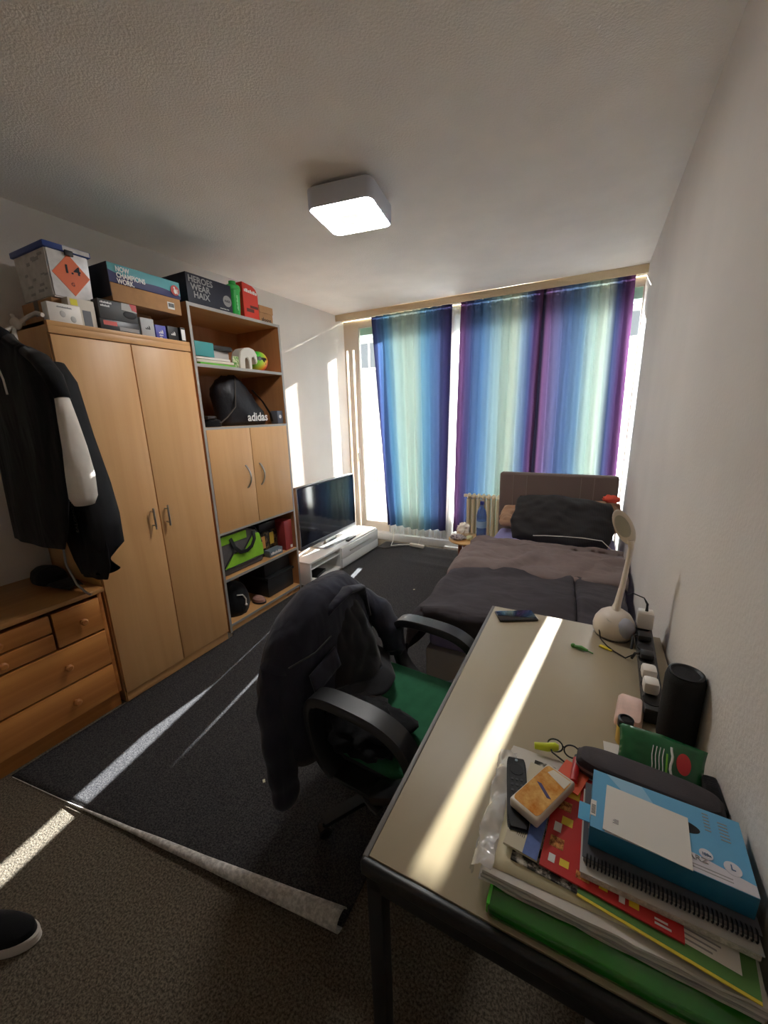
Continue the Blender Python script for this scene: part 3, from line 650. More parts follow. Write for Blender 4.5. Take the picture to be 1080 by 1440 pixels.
t = boxthing('cardboard_box', 'brown cardboard box behind the row of small boxes on the wardrobe', 'box', -2.56, -2.336, 1.268, 1.60, wt, wt+.148, m_card)
def stripes3(par, x, y, z, s, mat):
    b = B()
    for i in range(3):
        y0 = y-s*.5+i*s*.36; h = s*(.3+.25*i)
        b.prism([(y0, z), (y0+s*.27, z), (y0+s*.27-s*.05, z+h*.72), (y0+s*.06-s*.05+0, z+h)], x, x+.0008, lambda a, c, hh: (hh, a, c))
    mkobj('sports_mark', b, mat, par, smooth=False)
for lab, y0, y1, h, mat, im in (('pale grey perfume box with a dark sports mark on the wardrobe', 1.44, 1.515, .098, M('pale_grey_card', (176, 178, 178), .5), m_ink),
        ('violet-blue perfume box with a white sports mark on the wardrobe', 1.521, 1.583, .075, M('violet_card', (84, 86, 178), .5), m_whiteink),
        ('black perfume box with a white sports mark on the wardrobe', 1.594, 1.66, .08, M('black_card', (30, 28, 30), .5), m_whiteink)):
    t = boxthing('perfume_box', lab, 'box', -2.27, -2.2, y0, y1, wt, wt+h, mat)
    stripes3(t, -2.2, (y0+y1)/2, wt+h*.42, .026, im)
    if 'violet' in lab: smear('printed_line', im, t, (-2.2, (y0+y1)/2-.012, wt+h*.25), Y, Z, .02, .007, 2)
t = boxthing('small_box', 'narrow black box with a white barcode at the right corner of the wardrobe top', 'box', -2.27, -2.185, 1.664, 1.695, wt, wt+.082, M('black_card2', (28, 28, 30), .5))
mkobj('barcode_label', B().box(-2.185, -2.1842, 1.668, 1.692, wt+.012, wt+.07), m_whiteink, t, smooth=False)
# long work-shoe box
t = thing('shoe_box', 'long brown and teal shoe box lying across the smaller boxes on the wardrobe', 'box', (-2.36, 1.506, wt+.152))
q0, q1 = wt+.1515, wt+.325
LM = rz(-2.36, 1.506, radians(1))
mkobj('body', B().box(-2.425, -2.2, 1.312, 1.700, q0, q0+.085, .002, Mx=LM), m_card, t)
m, nt, p = newmat('teal_navy_lid'); tc = N(nt, 'ShaderNodeTexCoord'); sp = N(nt, 'ShaderNodeSeparateXYZ'); nt.links.new(tc.outputs['Object'], sp.inputs[0])
ad = N(nt, 'ShaderNodeMath', operation='MULTIPLY_ADD'); ad.inputs[1].default_value = .12; nt.links.new(sp.outputs[1], ad.inputs[0]); nt.links.new(sp.outputs[2], ad.inputs[2])
wv = N(nt, 'ShaderNodeMath', operation='MULTIPLY'); wv.inputs[1].default_value = 14; nt.links.new(sp.outputs[1], wv.inputs[0])
sn = N(nt, 'ShaderNodeMath', operation='SINE'); nt.links.new(wv.outputs[0], sn.inputs[0])
a2 = N(nt, 'ShaderNodeMath', operation='MULTIPLY_ADD'); a2.inputs[1].default_value = -.012; nt.links.new(sn.outputs[0], a2.inputs[0]); nt.links.new(ad.outputs[0], a2.inputs[2])
gt = N(nt, 'ShaderNodeMath', operation='GREATER_THAN'); gt.inputs[1].default_value = -.008; nt.links.new(a2.outputs[0], gt.inputs[0])
mx = N(nt, 'ShaderNodeMix', data_type='RGBA'); mx.inputs[6].default_value = lin((56, 58, 104)); mx.inputs[7].default_value = lin((92, 164, 172))
nt.links.new(gt.outputs[0], mx.inputs[0]); nt.links.new(mx.outputs[2], p.inputs['Base Color']); p.inputs['Roughness'].default_value = .5
ld = mkobj('lid', B().box(-2.43, -2.195, 1.307, 1.705, q0+.085, q1, .002, Mx=LM), m, t)
mkobj('dark_end', B().box(-2.4302, -2.1952, 1.3055, 1.3072, q0+.02, q1, Mx=LM), m_card_dark, t, smooth=False)
text('lettering', 'NOW\nCHAMPIONS\nWORK.', .033, m_whiteink, ld, (-2.187, 1.345, q1-.034), (0, 1, 0), (0, 0, 1), .15, bold=.03)
e = mkobj('emblem', B().lathe([(0, 0), (.027, 0), (.027, .001), (0, .001)], Mx=place(-2.1935, 1.672, q0+.125) @ Matrix.Rotation(pi/2, 4, 'Y')), M('brick_red_print', (186, 62, 52), .5), ld)
eb = B().sph((-2.1922, 1.672, q0+.12), (.001, .009, .013)).sph((-2.1922, 1.668, q0+.138), (.001, .005, .006))
for s in (-1, 0, 1): eb.box(-2.1925, -2.1915, 1.68, 1.69, q0+.118+s*.009, q0+.122+s*.009)
mkobj('bird_mark', eb, m_whiteink, e)
mkobj('barcode_label', B().box(-2.2, -2.1985, 1.615, 1.658, q0+.022, q0+.058, Mx=LM), m_whiteink, t, smooth=False)
b = B()
for i in range(12): b.box(-2.1985, -2.198, 1.62+i*.003, 1.6212+i*.003+.0006*(i % 3), q0+.032, q0+.052, Mx=LM)
mkobj('barcode', b, m_ink, t, smooth=False)

# ------------------------------------------------------------------ hanging jackets by the wardrobe
def jacket_ring(cx, cy, rx, ry, z, k, amp=.1, n=48):
    o = []
    for a in range(n):
        th = 2*pi*a/n
        s = 1+amp*sin(th*7+k*.25)*.5+amp*.6*fbm(cos(th)*2.2+k, sin(th)*2.2, z*2)
        o.append((cx+rx*cos(th)*(1+.25*(s-1)), cy+ry*sin(th)*s, z))
    return o
t = thing('jacket', 'long black jacket with pale sleeve lettering hanging behind, against the wardrobe side', 'jacket', (-2.05, .93, .8))
prof = [(1.80, -2.18, .05, .02), (1.76, -2.17, .1, .028), (1.66, -2.15, .13, .03), (1.4, -2.14, .15, .03), (1.1, -2.12, .17, .03), (.95, -2.11, .17, .03), (.86, -2.10, .15, .03), (.79, -2.1, .11, .025)]
mkobj('body', B().loft([jacket_ring(cx, .932, rx, ry, z, i, .25) for i, (z, cx, rx, ry) in enumerate(prof)]), m_blackcloth2, t, angle=180)
mkobj('sleeve', B().tube([(-2.11, .957, 1.77), (-2.07, .957, 1.69), (-2.04, .957, 1.46), (-1.985, .957, 1.24), (-1.962, .957, 1.1), (-1.966, .957, .96), (-2.02, .957, .82)], [.042, .058, .066, .07, .07, .068, .055], 20, flat=.42), m_blackcloth2, t, angle=180)
text('sleeve_lettering', 'SALOMON', .032, m_greyink, t, (-2.075, .897, 1.02), (0, 0, 1), (-1, 0, 0), .15)
mkobj('drawcord', B().tube([(-2.19, .87, .98), (-2.18, .86, .86), (-2.12, .86, .77), (-2.05, .865, .735), (-2.03, .87, .73)], .005, 8), m_greyink, t)
t = thing('jacket', 'black hooded jacket with white lower sleeve hanging in front, nearest the chest', 'jacket', (-2.35, .86, .95))
prof = [(1.885, -2.22, .05, .03), (1.85, -2.2, .08, .032), (1.81, -2.19, .18, .032), (1.75, -2.2, .26, .033), (1.66, -2.21, .30, .034), (1.4, -2.23, .295, .034), (1.2, -2.27, .285, .034), (1.05, -2.31, .27, .034), (.955, -2.35, .24, .03)]
mkobj('body', B().loft([jacket_ring(cx, .842, rx, ry, z, i+3, .25) for i, (z, cx, rx, ry) in enumerate(prof)]), m_blackcloth, t, angle=180)
mkobj('sleeve', B().tube([(-2.04, .845, 1.80), (-1.96, .845, 1.765), (-1.89, .845, 1.70), (-1.848, .845, 1.61)], [.03, .038, .036, .028], 20, flat=.7), m_blackcloth, t, angle=180)
mkobj('lower_sleeve', B().tube([(-1.85, .842, 1.622), (-1.842, .842, 1.53), (-1.832, .842, 1.42), (-1.835, .842, 1.31), (-1.848, .842, 1.22), (-1.852, .842, 1.188)], [.024, .034, .043, .052, .052, .038], 24, flat=.65), m_whitecloth, t, angle=180)
mkobj('white_piping', B().tube([(-2.24, .800, 1.78), (-2.2, .798, 1.74), (-2.18, .797, 1.70), (-2.176, .797, 1.64)], .004, 6).tube([(-2.43, .80, 1.62), (-2.41, .797, 1.58), (-2.405, .797, 1.52)], .006, 6), m_whitecloth, t)
mkobj('collar', B().tube([(-2.36, .83, 1.86), (-2.30, .80, 1.90), (-2.22, .80, 1.90), (-2.16, .83, 1.87)], [.025, .035, .035, .025], 12), m_blackcloth, t, angle=180)
mkobj('collar_label', B().box(-2.335, -2.27, .782, .785, 1.838, 1.852), m_whitecloth, t, smooth=False)
t = thing('jacket_hook_cord', 'knotted white cord looped over the wardrobe corner holding the jackets', 'cord', (-2.22, .96, 1.9))
mkobj('cord_loop', B().tube([(-2.16, .978, 1.975), (-2.19, .97, 1.985), (-2.24, .96, 1.975), (-2.275, .93, 1.945), (-2.28, .9, 1.92), (-2.26, .86, 1.90)], .009, 8), m_whitecloth, t)
mkobj('knot', B().sph((-2.28, .925, 1.945), (.022, .02, .026)).tube([(-2.28, .93, 1.95), (-2.31, .93, 1.985)], .008, 8).tube([(-2.27, .91, 1.92), (-2.225, .885, 1.87), (-2.205, .88, 1.83)], [.008, .012, .01], 8, flat=.5), m_whitecloth, t, angle=180)

# ------------------------------------------------------------------ TV bench and television
bx0, bx1, by0, by1 = -2.62, -2.135, 2.6, 3.838
t = thing('tv_bench', 'low white lacquered television bench with open compartment and drawer', 'tv bench', (-2.38, 3.22, 0))
b = B().box(bx0, bx1, by0, by1, .224, .242, .002).box(bx0, bx1, by0, by1, .015, .033, .002).box(bx0, bx1, by0, by0+.02, .033, .224, .001).box(bx0, bx1, 3.085, 3.105, .033, .224).box(bx0, bx1, by1-.02, by1, .033, .224).box(bx0, bx0+.01, by0, by1, .033, .224)
mkobj('carcass', b, m_white_gloss, t)
mkobj('shelf', B().box(bx0+.01, bx1-.01, by0+.02, 3.085, .165, .177), m_white_gloss, t)
for i in range(4):
    mkobj('foot', B().cyl((bx0+.05+.38*(i % 2), by0+.06+1.1*(i//2), 0), (bx0+.05+.38*(i % 2), by0+.06+1.1*(i//2), .016), .02), m_black, t)
d = mkobj('drawer', B().box(bx1, bx1+.018, 3.09, by1, .112, .226, .002), m_white_gloss, t)
mkobj('handle', B().box(bx1+.018, bx1+.026, 3.23, 3.67, .158, .172, .002), m_steel, d)
mkobj('drawer', B().box(bx1, bx1+.018, 3.09, by1, .02, .109, .002), m_white_gloss, t)
single('media_player', B().box(-2.33, -2.19, 2.745, 2.93, .0335, .06, .004, Mx=rz(-2.24, 2.8, .2)), m_black, 'flat black media player in the open compartment of the white bench', 'media player')
single('router', B().box(-2.26, -2.165, 2.645, 2.705, .0335, .062, .012, Mx=rz(-2.2, 2.675, .2)), m_white, 'small rounded white router in the open compartment of the white bench', 'router')
t = thing('television', 'flat black television with silver bezel standing on the white bench', 'television', (-2.345, 3.21, .242))
tx = -2.30
mkobj('panel', B().box(tx-.05, tx-.004, 2.69, 3.655, .305, .893, .006), m_black, t)
mkobj('screen', B().box(tx-.004, tx-.0005, 2.706, 3.639, .338, .877), M('dark_glossy_screen', (16, 18, 26), .08, spec=.6), t, smooth=False)
b = B().box(tx-.006, tx+.004, 2.688, 3.657, .302, .338, .003).box(tx-.006, tx+.003, 2.688, 2.702, .338, .893, .002).box(tx-.006, tx+.003, 3.643, 3.657, .338, .893, .002).box(tx-.006, tx+.003, 2.702, 3.643, .881, .894, .002)
mkobj('bezel', b, M('gunmetal_bezel', (74, 76, 82), .3, .6), t)
mkobj('stand_neck', B().box(tx-.06, tx-.03, 3.12, 3.3, .252, .32, .004), m_steel, t)
mkobj('stand_base', B().prism(rsq(1, .3), 0, .01, lambda a, c, h: (tx-.03+a*.12, 3.21+c*.24, .2425+h), .002), M('clear_grey_base', (176, 180, 184), .15, .4), t)
single('remote_control', B().box(-2.195, -2.155, 3.26, 3.44, .2425, .258, .005, Mx=rz(-2.175, 3.35, .12)), m_black, 'black remote control lying on the white bench in front of the television', 'remote control')
t = thing('floor_power_strip', 'white power strip with cables on the carpet below the net curtain', 'power strip', (-1.66, 4.0, .015))
mkobj('strip_body', B().box(-1.78, -1.6, 3.965, 4.005, .017, .05, .006, Mx=rz(-1.7, 3.98, -.12)), m_white, t)
mkobj('cable', B().tube([(-1.78, 3.99, .03), (-1.9, 3.95, .025), (-1.98, 3.9, .022), (-1.99, 3.97, .05), (-2.0, 4.02, .12), (-1.995, 4.04, .19)], .006, 6), m_white, t)
mkobj('cable', B().tube([(-1.68, 4.0, .04), (-1.66, 4.03, .12), (-1.66, 4.04, .18)], .004, 6), m_white, t)
single('power_cable', B().tube([(-2.1, 3.8, .024), (-2.0, 3.79, .024), (-1.9, 3.88, .024), (-1.82, 3.96, .024)], .006, 6), m_black, 'black power cable on the carpet running from the white bench', 'cable')

# ------------------------------------------------------------------ radiator
t = thing('radiator', 'cream cast-iron column radiator beside the bed, in front of the curtain', 'radiator', (-.84, 3.975, 0))
for i in range(11):
    x = -1.085+i*.05
    b = B()
    for y in (3.935, 3.99):
        b.tube([(x, y, .16), (x, y, .64)], .017, 10)
    b.sph((x, 3.9625, .665), (.02, .048, .03), 12).sph((x, 3.9625, .15), (.02, .048, .03), 12)
    mkobj('column', b, m_cream, t)
mkobj('header_pipe', B().cyl((-1.11, 3.9625, .665), (-.56, 3.9625, .665), .013, seg=12).cyl((-1.11, 3.9625, .15), (-.56, 3.9625, .15), .013, seg=12), m_cream, t)
mkobj('valve', B().cyl((-1.14, 3.9625, .668), (-1.105, 3.9625, .668), .017, seg=14, bev=.003).cyl((-1.105, 3.9625, .0075), (-1.105, 3.9625, .15), .01, seg=10), m_cream, t)

# ------------------------------------------------------------------ round side table
tcx, tcy, tz = -.877, 3.19, .458
t = thing('side_table', 'small round wooden side table between bed and curtain', 'table', (tcx, tcy, 0))
mkobj('table_top', B().lathe([(0, -.018), (.155, -.018), (.163, -.01), (.163, -.003), (.158, 0), (0, 0)], (tcx, tcy, tz), 40), wood('pale_table_wood', (222, 180, 118), (196, 148, 88), 'y', .35), t)
m_redw = wood('reddish_leg_wood', (176, 92, 52), (140, 66, 36), 'z', .4)
for k in range(3):
    a = radians(240+120*k)
    mkobj('leg', B().tube([(tcx+.085*cos(a), tcy+.085*sin(a), tz-.018), (tcx+.1*cos(a), tcy+.1*sin(a), .0065)], [.018, .013], 10), m_redw, t)
t = thing('water_bottle', 'blue plastic water bottle with a label standing on the round table', 'bottle', (-.775, 3.235, tz))
m, nt, p = newmat('blue_pet'); p.inputs['Base Color'].default_value = lin((70, 110, 190)); p.inputs['Roughness'].default_value = .12; p.inputs['Alpha'].default_value = .72; p.inputs['Transmission Weight'].default_value = .35
pr_ = [(0, 0), (.036, 0), (.042, .01), (.042, .09), (.039, .1), (.039, .15), (.042, .16), (.042, .2), (.036, .235), (.022, .265), (.013, .285), (.013, .3), (0, .3)]
mkobj('bottle_body', B().lathe(pr_, (-.775, 3.235, tz), 28), m, t)
mkobj('cap', B().lathe([(0, .298), (.016, .298), (.016, .322), (.014, .325), (0, .325)], (-.775, 3.235, tz), 20), M('dark_blue_cap', (30, 40, 110), .4), t)
lb = mkobj('label', B().lathe([(.0395, .1), (.0428, .1), (.0428, .155), (.0395, .155)], (-.775, 3.235, tz), 28), M('pale_blue_label', (150, 178, 206), .5), t)
def crumple(c, r, seed, n=3):
    t = bmesh.new(); bmesh.ops.create_icosphere(t, subdivisions=n, radius=1)
    for v in t.verts:
        q = v.co*2.1+Vector((seed, seed*2, 0)); k = 1+.34*noise.noise(q)+.26*noise.noise(q*2.3)+.14*noise.noise(q*5.1)
        v.co = Vector((c[0]+v.co.x*r[0]*k, c[1]+v.co.y*r[1]*k, max(c[2]-r[2]*.85, c[2]+v.co.z*r[2]*k)))
    b = B(); b.merge(t); return b
single('crumpled_tissue', crumple((-.935, 3.255, tz+.055), (.055, .045, .06), 3.7, 4), M('tissue_paper', (232, 226, 214), .8), 'crumpled white tissues at the back of the round table', 'tissue', angle=60)
single('snack_wrapper', crumple((-.945, 3.12, tz+.024), (.062, .045, .026), 8), two_tone('patterned_wrapper', (110, 96, 104), (220, 210, 206), 70, .4, .2), 'crumpled patterned wrapper at the front of the round table', 'wrapper', angle=60)
single('crumpled_wrapper', crumple((-.85, 3.145, tz+.02), (.026, .024, .022), 5), M('pale_green_wrapper', (206, 204, 160), .6), 'small pale greenish wrapper on the round table in front of the bottle', 'wrapper', angle=60)

# ------------------------------------------------------------------ bed
bl, br, bf, bh = -.69, .235, 1.735, 3.56
m_grey_up = M('grey_upholstery', (180, 176, 174), .85, bump=.12, bscale=420, spec=.2)
m_head = M('taupe_velvet_upholstery', (112, 97, 92), .85, bump=.1, bscale=420, spec=.2, sheen=.15)
t = thing('bed', 'single bed with taupe upholstered headboard and grey base along the right wall', 'bed', (-.23, 2.65, 0))
mkobj('base', B().box(bl, br, bf, bh, .035, .31, .012), m_grey_up, t)
for i in range(4):
    x = bl+.06+.8*(i % 2); y = bf+.08+1.66*(i//2)
    mkobj('foot', B().cyl((x, y, .0065), (x, y, .036), .025), m_black, t)
mkobj('mattress', B().box(bl+.01, br-.005, bf+.01, bh-.005, .311, .485, .035, 4), M('lavender_sheet', (152, 146, 196), .85, bump=.1, bscale=60), t)
hb = mkobj('headboard', B().box(-.704, .218, bh, 3.645, .12, .985, .022, 4), m_head, t)
m_seam = M('seam_thread', (132, 116, 110), .8)
for x in (-.585, -.472, -.05, .045): mkobj('seam', B().tube([(x, bh-.0005, .30), (x, bh-.0005, .965)], .0035, 6), m_seam, hb)

def drape(x, y, ztop, edge_l=-.71, edge_f=1.715):
    """cloth lying at ztop and falling over the left edge and the foot"""
    d = max(0, edge_l-x); e = max(0, edge_f-y)
    return d, e
m_duv = M('charcoal_duvet_cover', (72, 68, 71), .9, var=.1, vscale=8, wr=.5, ws=7, wst=(.6, 1.6, 1), bump=.12, bscale=500, spec=.15)
m_duv2 = M('taupe_duvet_reverse', (126, 112, 108), .9, var=.06, vscale=8, wr=.5, ws=7, wst=(.6, 1.6, 1), bump=.12, bscale=500, spec=.15)
def duv(u, v):
    # u across from wall (0) over the left edge (1); v from foot (0) to fold (1)
    s = u*1.22; W_ = .93
    y = 1.66 + v*.83
    folds = .016*fbm(s*3.2+1.7*v, v*4.5) + .013*sin(11*s+8*v+3*fbm(s*2, v*2)) * (.4+.6*v) + .007*fbm(s*9, v*8+3) - .035*math.exp(-((s-.2-.05*v)/.012)**2)*(v < .93)
    yy = y - .05*fbm(s*2, 3)
    if s < W_:
        x = .225-s; z = .535+folds+.02*sin(pi*min(1, s/W_))
    else:
        q = s-W_; x = -.705-.055*sin(min(1, q/.12)*pi/2)-.12*q*(1.3-v); z = .535-1.0*q+folds*.6
        x += .012*sin(22*v+3*fbm(v*3, 1)); 
    if yy < 1.73:
        q = 1.73-yy; z -= 1.6*q; yy = 1.715+.1*(yy-1.73)+.01*sin(16*s)
    return (x, yy, z)
single('duvet', B().sheet(duv, 130, 100, thick=.016), m_duv, 'rumpled charcoal duvet spread over the foot of the bed', 'duvet', angle=180)
def fold(u, v):
    s = u*.99; x = .245-s-.0*v
    yl = 2.42-.16*u+.05*fbm(u*4, 0); yh = 2.98-.02*u+.03*fbm(u*3, 7)
    if u < .3: yl -= .06*(1-u/.3)
    y = yl+(yh-yl)*v
    edge = sin(pi*min(1, max(0, v*1.25)))**.5 if v < .8 else sin(pi*min(1, v))**.5
    z = .550+.045*edge+.018*fbm(u*5+3*v, v*3)+.016*sin(16*(v+.5*u)+4*fbm(u*3, v*2))*edge+.007*fbm(u*14, v*9)
    if x < -.70: z -= .9*(-.70-x)
    return (x, y, z-.012*(1-edge))
single('duvet_turnback', B().sheet(fold, 120, 60, thick=.014), m_duv2, 'taupe turned-back half of the duvet across the middle of the bed', 'duvet', angle=180)
a = bpy.data.objects['duvet_turnback']; c = bpy.data.objects['duvet']
for k_ in ('label', 'category'): del a[k_]
a.parent = c; a.location = a.location-c.location; a['label'] = 'taupe turned-back side'
single('phone_cable', B().tube([(.19, 2.98, .56), (.12, 2.99, .622), (.0, 2.992, .628), (-.12, 2.99, .625), (-.25, 2.985, .618), (-.33, 2.98, .61)], .003, 6).box(.18, .215, 2.97, 3.0, .55, .565, .003), m_white, 'thin white cable lying between the dark pillow and the duvet', 'cable')

def pillow(name, c, w, h_, d, mat, label, pitch, yaw=0, seed=0, roll=0):
    n, m_ = 44, 30
    Mx = Matrix.Translation(c) @ Matrix.Rotation(yaw, 4, 'Z') @ Matrix.Rotation(pitch, 4, 'X') @ Matrix.Rotation(roll, 4, 'Y')
    b = B()
    for sgn in (1, -1):
        def f(u, v):
            a, q = 2*u-1, 2*v-1
            e = max(0, (1-a**4)*(1-q**4))**.55
            x = a*w/2*(1-.10*q*q+.05*fbm(q*2+seed, 1)); y = q*h_/2*(1-.12*a*a+.07*fbm(a*2.2+seed, 5))
            return (x, y, sgn*(d/2*e + .022*e*fbm(a*2.4+seed, q*2.4+sgn) + .009*e*sin(9*a+7*q*sgn+seed+2*fbm(a*2, q*2))))
        b.sheet(f, n, m_, Mx=Mx)
    bmesh.ops.remove_doubles(b.bm, verts=b.bm.verts, dist=.0008)
    bmesh.ops.recalc_face_normals(b.bm, faces=b.bm.faces[:])
    return single(name, b, mat, label, 'pillow', angle=180)
m, nt, p = newmat('black_striped_pillow'); tc = N(nt, 'ShaderNodeTexCoord'); wv = N(nt, 'ShaderNodeTexWave'); wv.inputs['Scale'].default_value = 28
nt.links.new(tc.outputs['Object'], wv.inputs['Vector']); r = ramp(nt, [(.3, lin((30, 28, 30))), (.8, lin((46, 43, 44)))]); nt.links.new(wv.outputs['Fac'], r.inputs[0]); nt.links.new(r.outputs[0], p.inputs['Base Color']); p.inputs['Roughness'].default_value = .8
pillow('pillow', (-.165, 3.225, .672), .72, .43, .18, m, 'large black finely striped pillow propped up against the others', radians(52), radians(-2), 1, radians(3))
m_tan = M('tan_corduroy', (172, 136, 108), .9, var=.12, vscale=5, bump=.2, bscale=90, stretch=(3, 30, 3))
pillow('pillow', (-.43, 3.425, .632), .46, .26, .10, m_tan, 'tan ribbed pillow peeking out left of the black pillow', radians(35), 0, 4)
pillow('pillow', (.10, 3.425, .685), .30, .28, .10, m_tan, 'tan ribbed pillow peeking out right of the black pillow, by the wall', radians(52), 0, 6)
single('orange_garment', crumple((.165, 3.40, .835), (.055, .028, .032), 11), M('orange_red_cloth', (230, 86, 62), .8), 'bright orange-red garment tucked behind the black pillow', 'garment', angle=180)

# ------------------------------------------------------------------ sneaker at the left edge
t = thing('sneaker', 'black sneaker with thick ribbed white sole on the brown floor', 'shoe', (-1.44, .19, 0))
A_ = radians(28)
SM = Matrix.Translation((-1.475, .185, 0)) @ Matrix.Rotation(A_, 4, 'Z')
def shoe_ring(z, s, n=36, xo=0):
    o = []
    for a in range(n):
        th = 2*pi*a/n; x = cos(th); w = .047*(1+.12*x) if x > -.2 else .044
        o.append((.14*x*s+xo, w*sin(th)*s*(1 if x > -.95 else .9), z))
    return o
mkobj('sole', B().loft([shoe_ring(.001, .97), shoe_ring(.006, 1.0), shoe_ring(.011, .985), shoe_ring(.017, 1.0), shoe_ring(.022, .985), shoe_ring(.03, 1.0), shoe_ring(.036, .97)], Mx=SM), M('white_rubber_sole', (212, 204, 196), .6), t)
mkobj('upper', B().loft([shoe_ring(.036, .95), shoe_ring(.055, .93), shoe_ring(.07, .82, xo=-.012), shoe_ring(.082, .62, xo=-.04), shoe_ring(.098, .46, xo=-.065), shoe_ring(.112, .42, xo=-.07)], Mx=SM), m_blackcloth, t)
b = B()
for i in range(4): b.tube([(.03-.03*i, -.03, .076+.007*i), (.035-.03*i, 0, .083+.007*i), (.03-.03*i, .03, .076+.007*i)], .003, 6, Mx=SM)
mkobj('laces', b, m_black, t)

# ------------------------------------------------------------------ office chair
CX, CY, CA = -.572, 1.11, radians(-4.5)
t = thing('office_chair', 'green office chair with black looped armrests pulled up to the desk', 'office chair', (CX, CY, -.005), CA)
m_chgreen = M('green_upholstery', (46, 104, 72), .9, var=.08, vscale=25, bump=.15, bscale=350, spec=.2)
L = dict(local=True)
def cush(u0, u1, v0, v1, z0, z1, crown=.012):
    b = B().box(u0, u1, v0, v1, z0, z1, .022, 4)
    return b
mkobj('seat', cush(-.25, .24, -.235, .235, .415, .475), m_chgreen, t, **L)
mkobj('seat_shell', B().box(-.24, .225, -.222, .222, .385, .416, .012), m_black_soft, t, **L)
bk = B().sheet(lambda u, v: (-.27-.035*v-.03*(1-(2*u-1)**2), (u-.5)*.40*(1-.3*v**3), .55+.29*v), 16, 12, thick=.05)
mkobj('backrest', bk, m_chgreen, t, **L)
mkobj('back_bar', B().sweep([(-.1, 0, .378), (-.28, 0, .375), (-.36, 0, .42), (-.375, 0, .55), (-.37, 0, .7)], [(-.03, -.006), (.03, -.006), (.03, .006), (-.03, .006)], (0, 1, 0)), m_black, t, **L)
for s in (-1, 1):
    pts = [(-.05, .40), (-.11, .45), (-.135, .55), (-.135, .62), (-.115, .652), (-.07, .665), (.03, .667), (.12, .662), (.185, .638), (.225, .59), (.235, .53), (.2, .46), (.1, .40)]
    # refine
    for _ in range(2):
        q_ = [pts[0]]
        for (a, c), (a2_, c2_) in zip(pts, pts[1:]): q_ += [(a*.75+a2_*.25, c*.75+c2_*.25), (a*.25+a2_*.75, c*.25+c2_*.75)]
        pts = q_+[pts[-1]]
    rp = []
    for (a, c), (a2_, c2_) in zip(pts, pts[1:]):
        for q in (0,): rp.append((a+(a2_-a)*q, s*.272, c+(c2_-c)*q))
    rp.append((pts[-1][0], s*.272, pts[-1][1]))
    mkobj('armrest', B().sweep(rp, [(-.036, -.010), (-.03, -.018), (.03, -.018), (.036, -.010), (.036, .010), (.028, .016), (-.028, .016), (-.036, .010)], (0, 1, 0)), m_black_soft, t, angle=50, **L)
    mkobj('arm_bracket', B().box(-.06, .1, min(s*.2, s*.29), max(s*.2, s*.29), .376, .392, .003), m_black, t, **L)
mkobj('gas_column', B().cyl((0, 0, .09), (0, 0, .25), .028).cyl((0, 0, .25), (0, 0, .385), .016).box(-.09, .09, -.07, .07, .36, .386, .005), m_black, t, **L)
lv = mkobj('lever', B().tube([(.02, -.05, .37), (.05, -.2, .365), (.06, -.26, .362)], .007, 8), m_black, t, **L)
mkobj('lever_paddle', B().tube([(-.04, -.235, .372), (.03, -.262, .367), (.1, -.285, .362), (.125, -.292, .360)], [.012, .016, .02, .016], 12, flat=.5), m_black_soft, t, **L)
for k in range(5):
    a = radians(20+72*k)
    b = B().sweep([(.02*cos(a), .02*sin(a), .10), (.15*cos(a), .15*sin(a), .095), (.29*cos(a), .29*sin(a), .072)], [(-.022, -.014), (.022, -.014), (.016, .012), (-.016, .012)], (-sin(a), cos(a), 0))
    lg = mkobj('base_leg', b, m_black, t, **L)
    c = mkobj('caster', B().cyl((.29*cos(a)-.02*sin(a), .29*sin(a)+.02*cos(a), .036), (.29*cos(a)+.02*sin(a), .29*sin(a)-.02*cos(a), .036), .024, bev=.004).cyl((.29*cos(a), .29*sin(a), .036), (.29*cos(a), .29*sin(a), .075), .007), m_black, t, **L)

# jacket over the chair back
JX, JY = -.865, 1.10
t = thing('jacket', 'dark navy work jacket draped over the back of the green office chair', 'jacket', (JX, JY, .2))
def jr(i, z, hx, hy, dx, dy, n=72):
    o = []
    for a in range(n):
        th = 2*pi*a/n; c_, s_ = cos(th), sin(th)
        k = 1+(.05+.012*i)*sin(th*6+.4*i)*.35*min(1, i/3) + .07*fbm(c_*2.4+1.3, s_*2.4, z*3)
        x = abs(c_)**.8*(1 if c_ > 0 else -1)*hx*k; y = abs(s_)**.9*(1 if s_ > 0 else -1)*hy*(1+.05*fbm(s_*3, z*5, 4))
        zz = z - (.035*abs(s_)**1.5 if i > 1 else 0) + (.02*sin(th*3+1) if i > 8 else 0)
        o.append((JX+dx+x, JY+dy+y, zz))
    return o
prof = [(.925, .015, .05, .03, 0), (.918, .045, .12, .025, 0), (.895, .075, .18, .02, 0), (.85, .098, .235, .01, 0), (.79, .112, .27, .0, 0), (.72, .122, .295, -.005, 0), (.65, .13, .305, -.01, -.005), (.57, .132, .295, -.01, -.01), (.48, .13, .28, -.005, -.01), (.41, .125, .27, 0, -.01), (.36, .115, .25, .005, -.01)]
mkobj('body', B().loft([jr(i, *p) for i, p in enumerate(prof)]), m_navycloth, t, angle=180)
def front(u, v):
    hw = .06+.125*v**.7; y = 1.13+.02*v+(2*u-1)*hw; z = .885-.40*v
    w = max(0, 1-(2*u-1)**2)**.6
    x = -.815+.055*min(1, v*3)*w+.10*v*w+.02*(1-w)*v + .018*fbm(u*4, v*4, 2)*w+.016*sin(u*10+v*3)*v
    if v > .84: x += (v-.84)*.32; z = .885-.40*.84-.22*(v-.84)+.006*sin(u*14)
    return (x, y, z)
